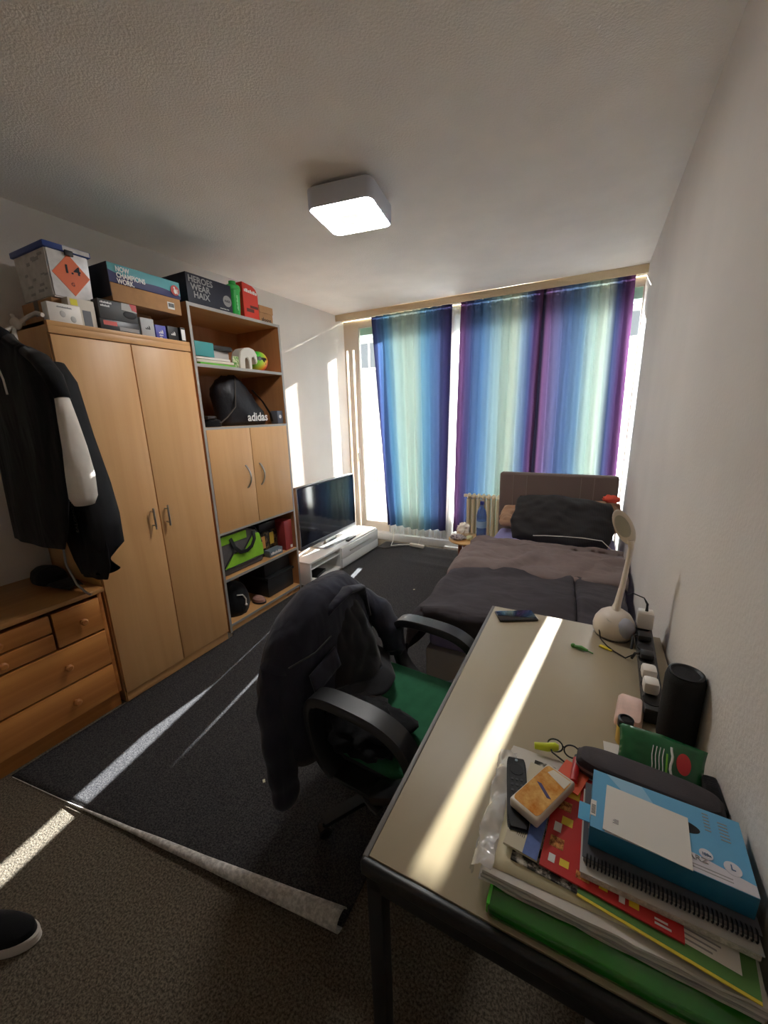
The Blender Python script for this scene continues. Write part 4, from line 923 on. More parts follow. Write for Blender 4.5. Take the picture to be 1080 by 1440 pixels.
mkobj('front_panel', B().sheet(front, 44, 44, thick=.012), M('black_jacket_lining', (24, 24, 30), .85, var=.2, vscale=10, bump=.1, bscale=200, sheen=.1), t, angle=180)
mkobj('collar', B().tube([(-.80, .99, .80), (-.765, 1.03, .865), (-.755, 1.12, .892), (-.76, 1.22, .86), (-.785, 1.28, .775), (-.77, 1.3, .70)], [.014, .022, .026, .024, .02, .014], 14, flat=.55), m_navycloth, t, angle=180)
def tb_(pts, r, seg=22, fl=.75):
    # densify with folds
    P_, R_l = [], []
    for i in range(len(pts)-1):
        for q in range(6):
            f = q/6; P_.append(tuple(pts[i][k]+(pts[i+1][k]-pts[i][k])*f for k in range(3))); R_l.append((r[i]+(r[i+1]-r[i])*f)*(1+.05*sin(7*(i+f))))
    P_.append(pts[-1]); R_l.append(r[-1])
    return B().tube(P_, R_l, seg, flat=fl)
mkobj('sleeve', tb_([(-.86, .90, .79), (-.872, .845, .70), (-.868, .815, .58), (-.852, .80, .44), (-.842, .80, .31), (-.838, .80, .225), (-.838, .80, .205)], [.05, .06, .062, .058, .056, .052, .03]), m_navycloth, t, angle=180)
mkobj('sleeve', tb_([(-.84, 1.34, .75), (-.77, 1.37, .69), (-.71, 1.375, .60), (-.69, 1.36, .52), (-.685, 1.35, .5)], [.06, .07, .065, .05, .03]), m_navycloth, t, angle=180)
mkobj('front_hem', crumple((-.60, .955, .505), (.15, .12, .05), 14, 4), m_blackcloth, t, angle=180)
mkobj('pocket_flap', B().sheet(lambda u, v: (-.75+.02*v+.012*u, .865+.13*u, .70-.065*v+.035*u), 8, 6, thick=.008), m_navycloth, t, angle=180)
mkobj('seam_yoke', B().tube([(-.79, .82, .745), (-.745, .90, .765), (-.735, .98, .785)], .003, 6), m_black, t)

# ------------------------------------------------------------------ desk
dx0, dx1, dy0, dy1, D = -.303, .268, .457, 1.512, .74
t = thing('desk', 'cream-topped desk with black metal frame along the right wall', 'desk', (0, .98, 0))
mkobj('desk_top', B().box(dx0+.008, dx1, dy0+.004, dy1, .714, D, .0015), m_desk, t)
mkobj('edge_strip', B().box(dx0-.003, dx0+.008, dy0, dy1, .712, D+.0005, .002), M('grey_edge_strip', (112, 108, 104), .45), t)
mkobj('edge_strip', B().box(dx0-.003, dx1, dy0-.012, dy0+.004, .708, D+.0002, .006, 3), m_black_soft, t)
m_fr = M('black_powder_coat', (22, 22, 23), .5, bump=.05, bscale=500)
mkobj('frame_rail', B().box(dx0+.005, dx1-.005, dy0, dy0+.03, .662, .712, .003).box(dx0+.005, dx1-.005, dy1-.04, dy1-.01, .672, .712, .003).box(dx0+.005, dx0+.033, dy0+.03, dy1-.04, .672, .712, .003).box(dx1-.035, dx1-.007, dy0+.03, dy1-.04, .672, .712, .003), m_fr, t)
for x in (dx0+.002, dx1-.035):
    for y in (dy0, dy1-.042):
        mkobj('leg', B().box(x, x+.032, y, y+.032, 0, .70, .003), m_fr, t)
t = thing('waste_bin', 'grey plastic bin standing on the floor under the desk', 'bin', (.205, .72, 0))
mkobj('bin_body', B().lathe([(0, .0), (.085, 0), (.09, .006), (.115, .29), (.119, .3), (.112, .3), (.086, .012), (0, .012)], (.205, .72, .001), 32), M('grey_bin_plastic', (150, 148, 146), .5), t)

# phone
single('smartphone', B().box(-.0735, .0735, -.0375, .0375, 0, .009, .004, 3, Mx=place(-.203, 1.455, D+.0005, radians(28))), [M('phone_glass', (12, 12, 16), .08, spec=.7)], 'black smartphone lying at the far left corner of the desk', 'smartphone')
# desk lamp
lx, ly = .124, 1.475
t = thing('desk_lamp', 'white desk lamp with egg-shaped base and spoon head at the far end of the desk', 'desk lamp', (lx, ly, D))
m_lampw = M('white_lamp_plastic', (222, 210, 196), .35)
mkobj('base', B().lathe([(0, .002), (.056, .002), (.064, .015), (.066, .034), (.061, .056), (.048, .078), (.03, .091), (0, .096)], (lx, ly, D), 36), m_lampw, t)
mkobj('base_ring', B().lathe([(0, 0), (.059, 0), (.062, .004), (0, .004)], (lx, ly, D), 36), m_steel, t)
bp_ = Vector((lx-.012, ly-.038, D+.0765)); bn = Vector((-.1, -.62, .78)).normalized()
Q = Matrix.Translation(bp_) @ bn.to_track_quat('Z', 'Y').to_matrix().to_4x4()
bt = mkobj('button_ring', B().lathe([(.011, 0), (.015, 0), (.0155, .003), (.011, .003)], seg=24, Mx=Q), m_steel, t)
mkobj('button', B().lathe([(0, 0), (.011, 0), (.0105, .0025), (0, .003)], seg=24, Mx=Q), m_lampw, t)
mkobj('blue_panel', B().sph((lx+.026, ly-.034, D+.045), (.034, .031, .038), 20), M('pale_blue_grey_panel', (176, 178, 190), .3), t)
sp_ = [(lx, ly+.01, D+.08), (lx+.004, ly+.012, D+.11), (lx+.012, ly+.012, D+.18), (lx+.018, ly+.012, D+.26), (lx+.022, ly+.01, D+.32), (lx+.018, ly+.006, D+.352)]
mkobj('stem', B().tube(sp_, [.028, .019, .0155, .013, .014, .018], 16, flat=.6), m_lampw, t)
LA = Vector((-.042, -.012, .095)).normalized(); nn = Vector((-.25, -.93, -.3)); nn = (nn-LA*nn.dot(LA)).normalized(); bb = LA.cross(nn)
HM = Matrix(((LA.x, bb.x, nn.x, lx-.006), (LA.y, bb.y, nn.y, ly+.0), (LA.z, bb.z, nn.z, D+.392), (0, 0, 0, 1)))
hd = mkobj('lamp_head', B().sph((0, 0, 0), (.066, .03, .011), 28, Mx=HM), m_lampw, t)
mkobj('light_panel', B().sph((.004, 0, .006), (.046, .0225, .006), 28, Mx=HM), M('lamp_light_panel', (178, 172, 156), .5), t)
single('lamp_cable', B().tube([(lx-.045, ly-.045, D+.03), (lx-.04, ly-.065, D+.008), (lx-.02, ly-.10, D+.004), (lx+.0, ly-.125, D+.004), (lx+.03, ly-.15, D+.004), (lx+.055, ly-.155, D+.03)], .0022, 6), m_black, 'thin black cable running from the lamp base to the power strip', 'cable')
single('usb_plug', B().box(-.02, .004, -.006, .006, 0, .006, .001, Mx=place(.1, 1.36, D+.0005, radians(-28))).box(.004, .02, -.004, .004, .001, .005, .001, Mx=place(.1, 1.36, D+.0005, radians(-28))), M('yellow_plug_plastic', (214, 190, 40), .4), 'small yellow-tipped plug lying on the desk in front of the lamp', 'plug')
TOYX = .02
t = thing('toy_figure', 'tiny green toy lying on the desk left of the lamp', 'toy', (.02, 1.30, D))
m_gt = M('green_toy_plastic', (74, 140, 52), .4)
mkobj('toy_body', B().tube([(.006, 1.325, D+.006), (.028, 1.32, D+.008), (.048, 1.315, D+.006)], [.005, .008, .004], 10).sph((.003, 1.327, D+.007), .0075).tube([(.046, 1.316, D+.005), (.063, 1.308, D+.004)], .002, 6), m_gt, t)
# power strip
SPM = rz(.2, 1.28, radians(-2))
t = thing('desk_power_strip', 'black multi-socket power strip along the wall edge of the desk', 'power strip', (.22, 1.25, D))
mkobj('strip_body', B().box(.184, .230, 1.042, 1.53, D+.001, D+.042, .005, Mx=SPM), M('dark_grey_strip', (58, 58, 60), .45), t)
for i in range(7):
    y = 1.08+.066*i
    s_ = mkobj('socket', B().lathe([(.019, 0), (.022, 0), (.022, .003), (.019, .003)], (.202, y, D+.041), 20, Mx=SPM), m_black, t)
    mkobj('socket_well', B().lathe([(0, 0), (.019, 0), (.019, .001), (0, .001)], (.202, y, D+.042), 20, Mx=SPM), m_ink, t)
single('usb_charger', B().box(.19, .236, 1.458, 1.505, D+.046, D+.105, .006), m_white, 'white cube charger plugged into the far end of the power strip', 'charger')
single('charger_cable', B().tube([(.214, 1.48, D+.106), (.214, 1.482, D+.13), (.204, 1.495, D+.145), (.172, 1.51, D+.15), (.158, 1.512, D+.14)], [.005, .004, .0022, .0022, .0022], 8), m_black, 'black cable arching from the white cube charger to the lamp stem', 'cable')
single('plug', B().box(.186, .224, 1.375, 1.415, D+.046, D+.066, .006).tube([(.186, 1.395, D+.055), (.175, 1.39, D+.05), (.17, 1.36, D+.02)], .004, 8), m_black, 'black mains plug in the power strip nearest the white charger', 'plug')
single('plug', B().box(.184, .22, 1.265, 1.30, D+.046, D+.064, .006).tube([(.184, 1.28, D+.055), (.174, 1.295, D+.045), (.168, 1.305, D+.02)], .004, 8), m_black, 'black mains plug in the middle of the power strip', 'plug')
single('plug', B().box(.178, .214, 1.16, 1.20, D+.046, D+.078, .008), m_white, 'white mains plug in the power strip, farther from the speaker', 'plug')
single('plug', B().box(.176, .212, 1.095, 1.135, D+.046, D+.08, .008), m_white, 'white mains plug in the power strip, right beside the speaker', 'plug')
# speaker
t = thing('loudspeaker', 'black cylindrical portable speaker standing against the wall on the desk', 'speaker', (.2355, 1.0, D))
mkobj('speaker_body', B().lathe([(0, 0), (.032, 0), (.036, .006), (.0385, .02), (.0385, .172), (.036, .185), (.033, .188)], (.2355, 1.0, D+.001), 32), M('black_speaker_mesh', (20, 20, 21), .8, bump=.3, bscale=900), t)
mkobj('speaker_cap', B().lathe([(.033, .186), (.0345, .191), (.03, .192), (.026, .188), (0, .187)], (.2355, 1.0, D+.001), 32), m_black, t)
# small packs
PM = place(.146, 1.045, D+.0005, radians(-8))
t = thing('wipes_pack', 'pale pink plastic pack lying on the desk beside the speaker', 'packet', (.146, 1.045, D))
mkobj('pack_body', B().loft([[(sx_*q, sy_*q2, z) for sx_, sy_ in rsq(1, .25, 3)] for z, q, q2 in ((0, .026, .05), (.008, .03, .058), (.022, .03, .055), (.03, .025, .05), (.032, .018, .042))], Mx=PM), M('pink_packaging', (232, 196, 180), .35, var=.08, vscale=40), t)
mkobj('seal_crimp', B().box(-.026, .026, .055, .066, .008, .012, .001, Mx=PM), M('pink_packaging_edge', (230, 200, 186), .3), t)
t = thing('spray_can', 'small yellow tin with a black cap in front of the pink pack', 'can', (.128, .948, D))
mkobj('can_body', B().lathe([(0, 0), (.016, 0), (.017, .003), (.017, .042), (.015, .046), (0, .046)], (.128, .948, D+.001), 26), M('yellow_tin', (214, 178, 84), .35), t)
mkobj('cap', B().lathe([(0, .046), (.0165, .046), (.0165, .066), (.013, .068), (.011, .064), (0, .064)], (.128, .948, D+.001), 26), m_black, t)
t = boxthing('pill_box', 'small beige carton with a red heart beside the yellow tin', 'box', .152, .184, .895, .965, D+.0005, D+.04, M('beige_carton', (206, 190, 168), .6), rot=-.1)
mkobj('heart_mark', B().sph((.162, .8945, D+.022), (.005, .001, .005), 10).sph((.170, .8945, D+.022), (.005, .001, .005), 10).prism([(.1575, D+.021), (.166, D+.010), (.1745, D+.021)], .894, .8955, lambda a, c, h: (a, h, c)), M('red_heart', (196, 50, 54), .5), t)
single('paper_sheet', B().box(-.05, .05, -.07, .07, 0, .0008, Mx=place(.140, .905-.04, D+.0004, radians(3))), m_paper, 'white sheet of paper lying flat on the desk behind the stack', 'paper')
# ------------------------------------------------------------------ paper stack on the near end of the desk
m_gfold = M('clear_green_plastic', (30, 106, 22), .15, spec=.6, coat=.4, var=.25, vscale=6)
t = thing('document_folder', 'glossy green plastic document folder at the bottom of the desk stack', 'folder', (.09, .6, D))
mkobj('folder_body', B().box(-.083, .255, .466, .70, D+.0005, D+.024, .006, 3), m_gfold, t)
mkobj('folder_spine', B().box(-.0855, -.079, .470, .696, D+.002, D+.0235, .002), M('bright_green_spine', (76, 200, 50), .2, coat=.4), t)
pz = D+.0245
def sheetpoly(name, w, d, x, y, z, a, mat, label, cat, h=.0012, curl_=0, group=None):
    def f(u, v):
        px, py = (u-.5)*w, (v-.5)*d
        k = max(0, -(px)/(w/2)-.7)
        return (x+px*cos(a)-py*sin(a), y+px*sin(a)+py*cos(a), z+curl_*k*k*10)
    return single(name, B().sheet(f, 16, 6, thick=h), mat, label, cat, group, angle=180)
m_sl = M('plastic_sleeve_papers', (196, 190, 182), .25, var=.12, vscale=12, coat=.5, spec=.6)
t = thing('plastic_sleeves', 'bundle of papers in crinkled clear plastic sleeves above the green folder', 'papers', (.08, .64, pz))
def sleeve_edge(i):
    s = []
    n = 60
    for k in range(n):
        u = k/n
        if u < .25: p = (-.105+.36*u*4, .497-.0)
        elif u < .5: p = (.255, .497+.28*(u-.25)*4)
        elif u < .75: p = (.255-.36*(u-.5)*4, .777)
        else: p = (-.105, .777-.28*(u-.75)*4)
        j = .004*noise.noise(Vector((k*.6, i*1.7, 0)))
        s.append((p[0]+j+.0015*i, p[1]+j+.001*i, 0))
    return s
zz = 0
for i in range(5):
    e = sleeve_edge(i)
    mkobj('paper_bundle', B().loft([[(x, y, pz+zz+.0006*noise.noise(Vector((x*40, y*40, i)))) for x, y, _ in e], [(x+.001, y+.001, pz+zz+.0032+.0008*noise.noise(Vector((x*40, y*40, i+5)))) for x, y, _ in e]]),
          [M('sleeve_paper_%d' % i, c, .3, var=.08, vscale=15, coat=.4) for c in ((186, 180, 172), (150, 146, 142), (202, 196, 186), (176, 170, 160), (208, 202, 192))][i], t, angle=30)
    zz += .0036
for k in range(12):
    y = .50+.022*k
mfilm, ntf, pf = newmat('milky_film'); pf.inputs['Base Color'].default_value = lin((226, 222, 216)); pf.inputs['Roughness'].default_value = .12; pf.inputs['Alpha'].default_value = .5; pf.inputs['Coat Weight'].default_value = .5
mkobj('plastic_flap', B().sheet(lambda u, v: (-.086-.034*sin(v*pi*.62)+.006*fbm(u*9, v*3), .50+.26*u, pz+.026-.024*v*v+.005*sin(u*17+v*4)+.004*fbm(u*16, v*6)), 60, 12), mfilm, t, angle=180)
pz1 = pz+.0185
single('paper_sheet', B().sheet(lambda u, v: (-.085+.30*u, .512+.20*v+.01*u, pz1+.0004+.010*max(0, .2-u)*v), 16, 6, thick=.001), M('cream_paper', (222, 212, 176), .6), 'cream sheet with a yellow edge sticking out over the plastic sleeves', 'paper', angle=180)
single('newspaper', B().box(-.055, .20, .528, .75, 0, .004, .001, Mx=Matrix.Translation((0, 0, pz1+.0018)) @ rz(.07, .64, radians(-3))), two_tone('newsprint', (60, 58, 54), (206, 200, 186), 46, .8, 0, .45, .6), 'grey printed newspaper under the colourful leaflets', 'newspaper')
pz2 = pz1+.0068
GR = rz(.13, .6, radians(-7))
t = thing('leaflet', 'green and yellow leaflet with a white text panel at the right end of the stack', 'leaflet', (.2, .57, pz2))
mkobj('leaf', B().box(.05, .262, .518, .70, pz2-.0005, pz2+.0015, 0, Mx=GR), M('leaf_green_print', (84, 128, 60), .5), t, smooth=False)
mkobj('text_panel', B().box(.17, .245, .535, .575, pz2+.0015, pz2+.0019, 0, Mx=GR), m_paper, t, smooth=False)
b = B()
for i in range(5): b.box(.175, .215+.005*(i % 3), .54+.007*i, .5425+.007*i, pz2+.0019, pz2+.0021, 0, Mx=GR)
mkobj('printed_lines', b, m_greyink, t, smooth=False)
mkobj('yellow_edge', B().box(.05, .262, .514, .5185, pz2-.0005, pz2+.0012, 0, Mx=GR), M('yellow_print2', (222, 196, 60), .5), t, smooth=False)
pz3 = pz2+.0022
LR_ = rz(.07, .64, radians(-5))
t = thing('leaflet', 'red shopping leaflet with yellow price tags under the spiral notebooks', 'leaflet', (.09, .64, pz3))
m_lr = M('red_leaflet_print', (196, 44, 40), .4)
mkobj('leaf', B().box(-.008, .185, .535, .745, pz3, pz3+.003, 0, Mx=LR_), m_lr, t, smooth=False)
m_yt = M('yellow_tag_print', (232, 204, 54), .5); m_fp = two_tone('food_picture_print', (120, 60, 30), (226, 160, 90), 90, .5, 0)
for x, y, w, d in ((.02, .556, .014, .012), (.078, .553, .012, .01), (.118, .551, .013, .011), (.014, .69, .02, .035), (.012, .63, .018, .016)): mkobj('price_tag', B().box(x, x+w, y-.006, y+d-.006, pz3+.003, pz3+.0034, 0, Mx=LR_), m_yt, t, smooth=False)
for x, y, w, d in ((.003, .548, .010, .014), (.002, .605, .012, .018), (.105, .543, .008, .012), (.15, .54, .02, .003), (.15, .546, .016, .003)): mkobj('white_print', B().box(x, x+w, y, y+d, pz3+.0031, pz3+.0035, 0, Mx=LR_), m_whiteink, t, smooth=False)
for x, y, w, d in ((.045, .545, .02, .012), (.0, .575, .022, .02), (.0, .652, .024, .02)): mkobj('food_picture', B().box(x, x+w, y, y+d, pz3+.003, pz3+.0033, 0, Mx=LR_), m_fp, t, smooth=False)
t = thing('leaflet', 'cream leaflet with a blue side band at the left of the red leaflet', 'leaflet', (-.03, .64, pz3))
CRM = Matrix.Translation((0, 0, .0002)) @ rz(-.03, .64, radians(-6))
mkobj('leaf', B().box(-.066, -.0105, .545, .735, pz3, pz3+.0048, 0, Mx=CRM), M('cream_leaflet_print', (208, 198, 172), .5), t, smooth=False)
mkobj('blue_band', B().box(-.034, -.0105, .5445, .7355, pz3+.0048, pz3+.0052, 0, Mx=CRM), M('blue_band_print', (92, 116, 178), .5, var=.15, vscale=60), t, smooth=False)
b = B().box(-.062, -.055, .575, .592, pz3+.0048, pz3+.0052, 0, Mx=CRM).box(-.06, -.057, .595, .612, pz3+.0048, pz3+.0052, 0, Mx=CRM)
for i in range(5): b.box(-.05+.003*i, -.0492+.003*i, .57, .60, pz3+.0048, pz3+.0051, 0, Mx=CRM)
mkobj('printed_lines', b, m_ink, t, smooth=False)
mkobj('blue_ring', B().lathe([(.003, 0), (.0045, 0), (.0045, .0004), (.003, .0004)], (-.047, .612, pz3+.005), 18), M('blue_ring_print', (52, 88, 140), .5), t)
# notebooks
nz0 = pz3+.0036
NR = rz(.15, .62, radians(-1))
t = thing('spiral_notebook', 'thick cream-paged spiral notebook, lower of the two under the blue box', 'notebook', (.15, .62, nz0))
mkobj('pages', B().box(.045, .262, .548, .705, nz0, nz0+.012, .001, Mx=NR), two_tone('page_edges', (176, 170, 156), (216, 210, 196), 120, .8, 0), t)
mkobj('cover', B().box(.043, .264, .547, .706, nz0+.012, nz0+.0132, 0, Mx=NR), M('pale_cover', (196, 192, 184), .5), t, smooth=False)
t = thing('spiral_notebook', 'dark-wired spiral notebook lying directly under the blue box', 'notebook', (.15, .64, nz0+.0135))
nz1 = nz0+.0135
mkobj('pages', B().box(.047, .262, .565, .71, nz1, nz1+.010, .001, Mx=NR), M('grey_pages', (150, 146, 142), .7), t)
mkobj('cover', B().box(.045, .264, .564, .711, nz1+.010, nz1+.0112, 0, Mx=NR), M('slate_cover', (92, 92, 98), .4), t, smooth=False)
b = B()
for i in range(40):
    x = .052+i*.0053
    b.tube([(x, .566+.008*cos(a_), nz1+.0055+.0075*sin(a_)) for a_ in [radians(40+28*q) for q in range(9)]], .0011, 5, Mx=NR)
mkobj('wire_binding', b, M('dark_wire', (44, 44, 48), .35, .7), t)
# glove box
gz0 = nz1+.0125; gz1 = gz0+.040
GB = rz(.16, .645, radians(-2.5))
t = thing('glove_box', 'light blue glove box with a white text panel on top of the notebooks', 'box', (.16, .645, gz0))
m_gb = M('sky_blue_card', (104, 172, 212), .4, spec=.4); m_gbd = M('deep_teal_card', (22, 104, 136), .45)
mkobj('body', B().box(.054, .262, .583, .702, gz0, gz1-.0006, .001, Mx=GB), m_gbd, t)
top = mkobj('top_face', B().box(.054, .262, .583, .702, gz1-.0006, gz1, 0, Mx=GB), m_gb, t, smooth=False)
gp = lambda x, y: GB @ Vector((x, y, gz1))
mkobj('pale_swoosh', B().prism([(.075, .7015), (.13, .7015), (.15, .665), (.10, .675)], gz1, gz1+.0003, Mx=GB), M('pale_blue_print', (150, 196, 222), .4), t, smooth=False)
mkobj('text_panel', B().prism([(.075, .5835), (.2615, .5835), (.2615, .600), (.20, .611), (.15, .618), (.075, .618)], gz1, gz1+.0004, Mx=GB), M('pale_lilac_print', (210, 206, 212), .5), t, smooth=False)
for x, y, s, r_ in ((.208, .618, '100x', .0085), (.238, .612, 'L', .0105)):
    c_ = mkobj('size_circle', B().lathe([(0, 0), (r_, 0), (r_, .0003), (0, .0003)], (gp(x, y).x, gp(x, y).y, gz1+.0004), 26), M('pale_lilac_print2', (214, 212, 218), .5), t)
    text('circle_text', s, .006 if len(s) > 1 else .012, M('blue_ink', (52, 104, 150), .5), c_, gp(x, y)+Vector((0, -.003, .0008)), (1, -.04, 0), (.04, 1, 0), align='CENTER')
text('lettering', 'SCHWARZ', .011, m_greyink, t, gp(.146, .602)+Vector((0, 0, .0004)), (1, -.04, 0), (.04, 1, 0), .062)
b = B()
for i in range(2): b.box(.135, .235, .589+.005*i, .5903+.005*i, gz1+.0004, gz1+.0006, 0, Mx=GB)
for i in range(6):
    b.box(.232, .244, .655+.006*i, .657+.006*i, gz1, gz1+.0003, 0, Mx=GB).box(.213, .221, .662+.006*i, .664+.006*i, gz1, gz1+.0003, 0, Mx=GB)
mkobj('printed_lines', b, m_greyink, t, smooth=False)
mkobj('hand_opening', B().prism([(.172+.034*cos(a)*1.0, .655+.012*sin(a)) for a in [2*pi*q/24 for q in range(24)]], gz1, gz1+.0005, Mx=GB), m_ink, t)
mkobj('end_flap', B().box(.036, .054, .598, .632, gz1-.012, gz1-.0105, 0, Mx=GB), M('sky_blue_flap', (100, 180, 220), .4), t, smooth=False)
lb = mkobj('end_label', B().box(.0535, .0615, .604, .634, gz1, gz1+.0006, 0, Mx=GB).box(.0532, .054, .604, .634, gz1-.03, gz1, 0, Mx=GB), m_paper, t, smooth=False)
b = B()
for i in range(7): b.box(.0545, .0605, .608+.0026*i, .6092+.0026*i, gz1+.0006, gz1+.0008, 0, Mx=GB)
mkobj('barcode', b, m_ink, lb, smooth=False)
t = thing('envelope', 'blank white card lying on the blue glove box', 'envelope', (.13, .628, gz1))
EN = place(.131, .629, gz1+.0012, radians(-5))
mkobj('card', B().box(-.058, .058, -.045, .045, 0, .0012, 0, Mx=EN), m_paper, t, smooth=False)
b = B()
for i in range(4): b.box(-.045+.002*(i % 2), -.037, -.026+.0022*i, -.0247+.0022*i, .0012, .0014, 0, Mx=EN)
mkobj('address_print', b, m_greyink, t, smooth=False)
# toast packet and remote
t = thing('remote_control', 'slim black streaming remote lying on the left edge of the stack', 'remote control', (-.067, .665, pz1))
RM = place(-.070, .655, pz1+.0045, radians(101))
m_rm = M('black_remote_plastic', (26, 26, 28), .4)
mkobj('remote_body', B().prism([(x*.078, y*.019) for x, y in [(q[0], q[1]) for q in rsq(1, .3)]], 0, .0155, bev=.003, Mx=RM), m_rm, t)
mkobj('navigation_ring', B().lathe([(.0075, 0), (.0135, 0), (.0135, .0012), (.0075, .0012)], seg=26, Mx=RM @ Matrix.Translation((.046, 0, .0155))), M('matte_black_ring', (12, 12, 13), .6), t)
b = B().lathe([(0, 0), (.003, 0), (.003, .0008), (0, .0008)], seg=14, Mx=RM @ Matrix.Translation((.069, 0, .0155)))
mkobj('blue_button', b, M('pale_button', (150, 170, 180), .4), t)
b = B()
for i in range(5):
    for j in (-1, 0, 1): b.lathe([(0, 0), (.003, 0), (.0028, .0012), (0, .0014)], seg=12, Mx=RM @ Matrix.Translation((.022-.0125*i, j*.009, .0155)))
mkobj('buttons', b, M('grey_black_buttons', (52, 52, 56), .4), t)
t = thing('food_packet', 'clear-wrapped packet with golden baked snack picture lying on the remote', 'packet', (-.025, .66, pz3))
TP = place(-.024, .657, pz1+.0215, radians(63), 0, radians(-3))
m_tp = two_tone('golden_snack', (200, 122, 40), (236, 190, 116), 26, .3, .15, .35, .65)
mkobj('pack_body', B().box(-.062, .062, -.029, .029, 0, .019, .004, 3, Mx=TP), M('pale_pack_side', (216, 204, 186), .3, coat=.4), t)
mkobj('picture', B().prism([(x*.056, y*.026) for x, y in rsq(1, .2)], .019, .0196, Mx=TP), m_tp, t, smooth=False)
mkobj('logo_bar', B().prism([(-.022, -.004), (.012, -.003), (.018, .003), (-.018, .002)], .0196, .0201, Mx=TP @ Matrix.Rotation(radians(60), 4, 'Z')), M('purple_logo', (70, 60, 110), .4), t, smooth=False)
mkobj('pale_window', B().prism([(.03, -.024), (.054, -.024), (.054, .012), (.04, .016)], .0196, .02, Mx=TP), M('pale_cream_print', (226, 216, 200), .3), t, smooth=False)
# glasses, marker, pen
t = thing('glasses', 'black-framed glasses lying behind the snack packet', 'glasses', (-.005, .80, pz))
gz = pz+.012
b = B()
for c_ in (-.014, .02):
    b.tube([(c_+.0155*cos(a), .812+.4*c_*-.2+.004*sin(a), gz+.014+.0125*sin(a)) for a in [2*pi*q/20 for q in range(21)]], .0017, 6)
b.tube([(.0015, .812, gz+.018), (.0045, .812, gz+.018)], .0017, 6)
mkobj('rims', b, m_black, t)
mkobj('temple', B().tube([(.035, .808, gz+.018), (.037, .78, gz+.014), (.036, .75, gz+.006), (.033, .742, gz+.001)], .0019, 6), m_black, t)
mkobj('temple', B().tube([(-.029, .812, gz+.018), (-.018, .782, gz+.022), (.01, .765, gz+.022), (.02, .757, gz+.012)], .0019, 6), m_black, t)
single('highlighter', B().tube([(-.055, .79, pz1+.010), (-.03, .795, pz1+.012), (-.012, .80, pz1+.016), (-.006, .80, pz1+.017)], [.007, .009, .009, .005], 12), M('neon_yellow_plastic', (206, 216, 40), .35), 'neon yellow highlighter lying beside the glasses', 'highlighter')
t = thing('pen', 'red tube with a black end sticking out behind the red leaflet', 'pen', (.03, .775, pz1))
mkobj('barrel', B().cyl((.026, .72, pz1+.02), (.03, .775, pz1+.024), .0075, seg=18), M('red_pen_plastic', (186, 36, 40), .35), t)
mkobj('tip', B().cyl((.03, .775, pz1+.024), (.0305, .784, pz1+.0245), .0055, seg=16), m_black, t)
single('orange_card', B().box(.0, .05, .70, .765, 0, .002, 0, Mx=Matrix.Translation((0, 0, pz3+.0065)) @ rz(.03, .74, radians(-20))), M('orange_red_card', (224, 96, 64), .5), 'orange-red card sticking out behind the leaflets next to the red pen', 'card', smooth=False)
# pencil case
t = thing('pencil_case', 'dark grey zipped pouch lying behind the blue glove box', 'pouch', (.145, .765, D))
m_pc = M('charcoal_pouch', (66, 60, 62), .8, bump=.1, bscale=400); m_pc2 = M('taupe_band', (146, 132, 126), .8)
PC = place(.147, .764, D+.058, radians(-5))
def pcr(z, s, n=28): return [(x*.115*s, y*.030*s*1.0, z) for x, y in [(q[0], q[1]) for q in rsq(1, .55, 7)]]
mkobj('pouch_body', B().loft([pcr(0, .95), pcr(.006, 1.02), pcr(.026, 1.02), pcr(.034, .96), pcr(.037, .85)], Mx=PC), m_pc, t)
mkobj('band', B().loft([pcr(.012, 1.01), pcr(.012, 1.03), pcr(.018, 1.03), pcr(.018, 1.01)], Mx=PC), m_pc2, t)
mkobj('zip', B().loft([pcr(.0225, 1.01), pcr(.0225, 1.035), pcr(.0255, 1.035), pcr(.0255, 1.01)], Mx=PC), m_black, t)
# green packet
t = thing('snack_packet', 'glossy dark green packet with a red oval badge standing against the wall', 'packet', (.18, .85, D))
GP = Matrix(((1, 0, 0, .182), (0, .62, -.785, .845), (0, .785, .62, D+.07), (0, 0, 0, 1)))   # leaning back
GP = Matrix.Translation((.182, .848, D+.064)) @ Matrix.Rotation(radians(-6), 4, 'Z') @ Matrix.Rotation(radians(42), 4, 'X')
def pk(u, v, sg): 
    a, q = 2*u-1, 2*v-1
    return (a*.072+.006*q*q*a, q*.052*(1-.08*abs(a)), sg*(.017*max(0, (1-a**2)*(1-q**2))**.5+.0012*fbm(a*5, q*5, sg)))
b = B(); b.sheet(lambda u, v: pk(u, v, 1), 24, 18, Mx=GP); b.sheet(lambda u, v: pk(u, v, -1), 24, 18, Mx=GP)
bmesh.ops.remove_doubles(b.bm, verts=b.bm.verts, dist=.0004); bmesh.ops.recalc_face_normals(b.bm, faces=b.bm.faces[:])
mkobj('packet_body', b, M('dark_green_foil', (22, 98, 52), .3, coat=.4, var=.25, vscale=25), t, angle=180)
def onpk(x, y, dz=.0012):
    u, v = (x/.072+1)/2, (y/.052+1)/2; p_ = pk(u, v, 1); return Vector((p_[0], p_[1], p_[2]+dz))
def patch(name, poly_f, mat, n=24, par=None):
    bm = bmesh.new(); c_ = bm.verts.new(GP @ onpk(*poly_f(None))); vs = [bm.verts.new(GP @ onpk(*poly_f(2*pi*i/n))) for i in range(n)]
    for i in range(n): bm.faces.new((c_, vs[i], vs[(i+1) % n]))
    return mkobj(name, bm, mat, t)
patch('red_badge', lambda a: (.038, .008) if a is None else (.038+.012*cos(a), .008+.021*sin(a)), M('red_badge_print', (198, 44, 46), .35))
b = B()
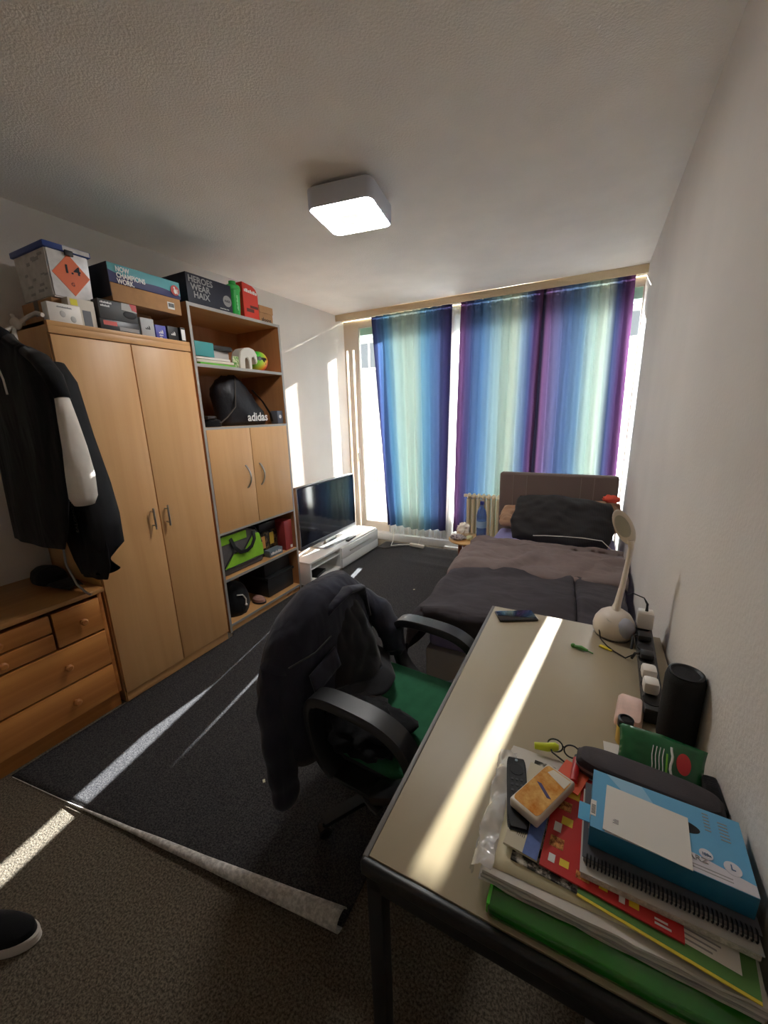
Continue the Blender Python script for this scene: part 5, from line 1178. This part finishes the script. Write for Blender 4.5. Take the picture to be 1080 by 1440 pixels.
for i in range(4):
    b.tube([GP @ onpk(-.014+.006*i+.001*sin(q*1.2), -.03+.009*q, .0008) for q in range(7)], .0009, 5)
mkobj('white_lines', b, m_whiteink, t)
b = B().tube([GP @ onpk(.018+.0015*sin(q*1.4), -.036+.0085*q, .0012) for q in range(9)], .0022, 6)
mkobj('white_script', b, m_whiteink, t)
b = B().tube([GP @ onpk(.0105, -.026+.0085*q, .001) for q in range(6)], .0016, 6)
mkobj('lime_script', b, M('lime_print', (120, 190, 60), .4), t)
single('black_pouch', B().box(-.012, .012, -.04, .04, 0, .075, .006, 3, Mx=place(.262, .80, D+.001, radians(2))), m_blackcloth, 'black pouch wedged between the green packet and the wall', 'pouch')

# ------------------------------------------------------------------ lights
w = bpy.data.worlds.new('sky'); SC.world = w; w.use_nodes = True; nt = w.node_tree
bg = nt.nodes['Background']; bg.inputs[0].default_value = (.97, .98, 1.0, 1); bg.inputs[1].default_value = 3.6
def sun(name, d, e, col, ang=.35):
    l = bpy.data.lights.new(name, 'SUN'); l.energy = e; l.angle = radians(ang); l.color = col
    o = bpy.data.objects.new(name, l); COL.objects.link(o); o.rotation_euler = Vector(d).to_track_quat('-Z', 'Y').to_euler(); o.location = (-.5, 9, 6)
sun('sun', (-.115, -1, -.42), 14, (1, .95, .86))
sun('sun_reflected_by_facade', (.19, -1, -.375), 22, (.95, .97, 1))
pl = bpy.data.lights.new('window_portal', 'AREA'); pl.shape = 'RECTANGLE'; pl.size = 2.95; pl.size_y = 2.45; pl.cycles.is_portal = True
po = bpy.data.objects.new('window_portal', pl); COL.objects.link(po); po.location = (-1.2, 4.27, 1.3); po.rotation_euler = (radians(-90), 0, 0)

# ------------------------------------------------------------------ camera
F, YAW, PITCH, ROLL, HC = 554.5, .4858, -.24485, -.02863, 1.52
fw = Vector((-sin(YAW)*cos(PITCH), cos(YAW)*cos(PITCH), sin(PITCH))); rt = Vector((cos(YAW), sin(YAW), 0)); up = rt.cross(fw)
R_ = cos(ROLL)*rt + sin(ROLL)*up; U_ = -sin(ROLL)*rt + cos(ROLL)*up
cam = bpy.data.cameras.new('camera'); cam.sensor_fit = 'HORIZONTAL'; cam.sensor_width = 36; cam.lens = 36*F/1080; cam.clip_start = .02
co = bpy.data.objects.new('camera', cam); COL.objects.link(co)
co.matrix_world = Matrix(((R_.x, U_.x, -fw.x, 0), (R_.y, U_.y, -fw.y, 0), (R_.z, U_.z, -fw.z, HC), (0, 0, 0, 1)))
SC.camera = co
SC.view_settings.view_transform = 'Standard'; SC.view_settings.look = 'None'; SC.view_settings.gamma = 1; SC.view_settings.exposure = 1.48
SC.view_settings.use_curve_mapping = False
SC.cycles.max_bounces = 12; SC.cycles.diffuse_bounces = 10; SC.cycles.transparent_max_bounces = 16; SC.cycles.sample_clamp_indirect = 8; SC.cycles.caustics_refractive = False; SC.cycles.caustics_reflective = False
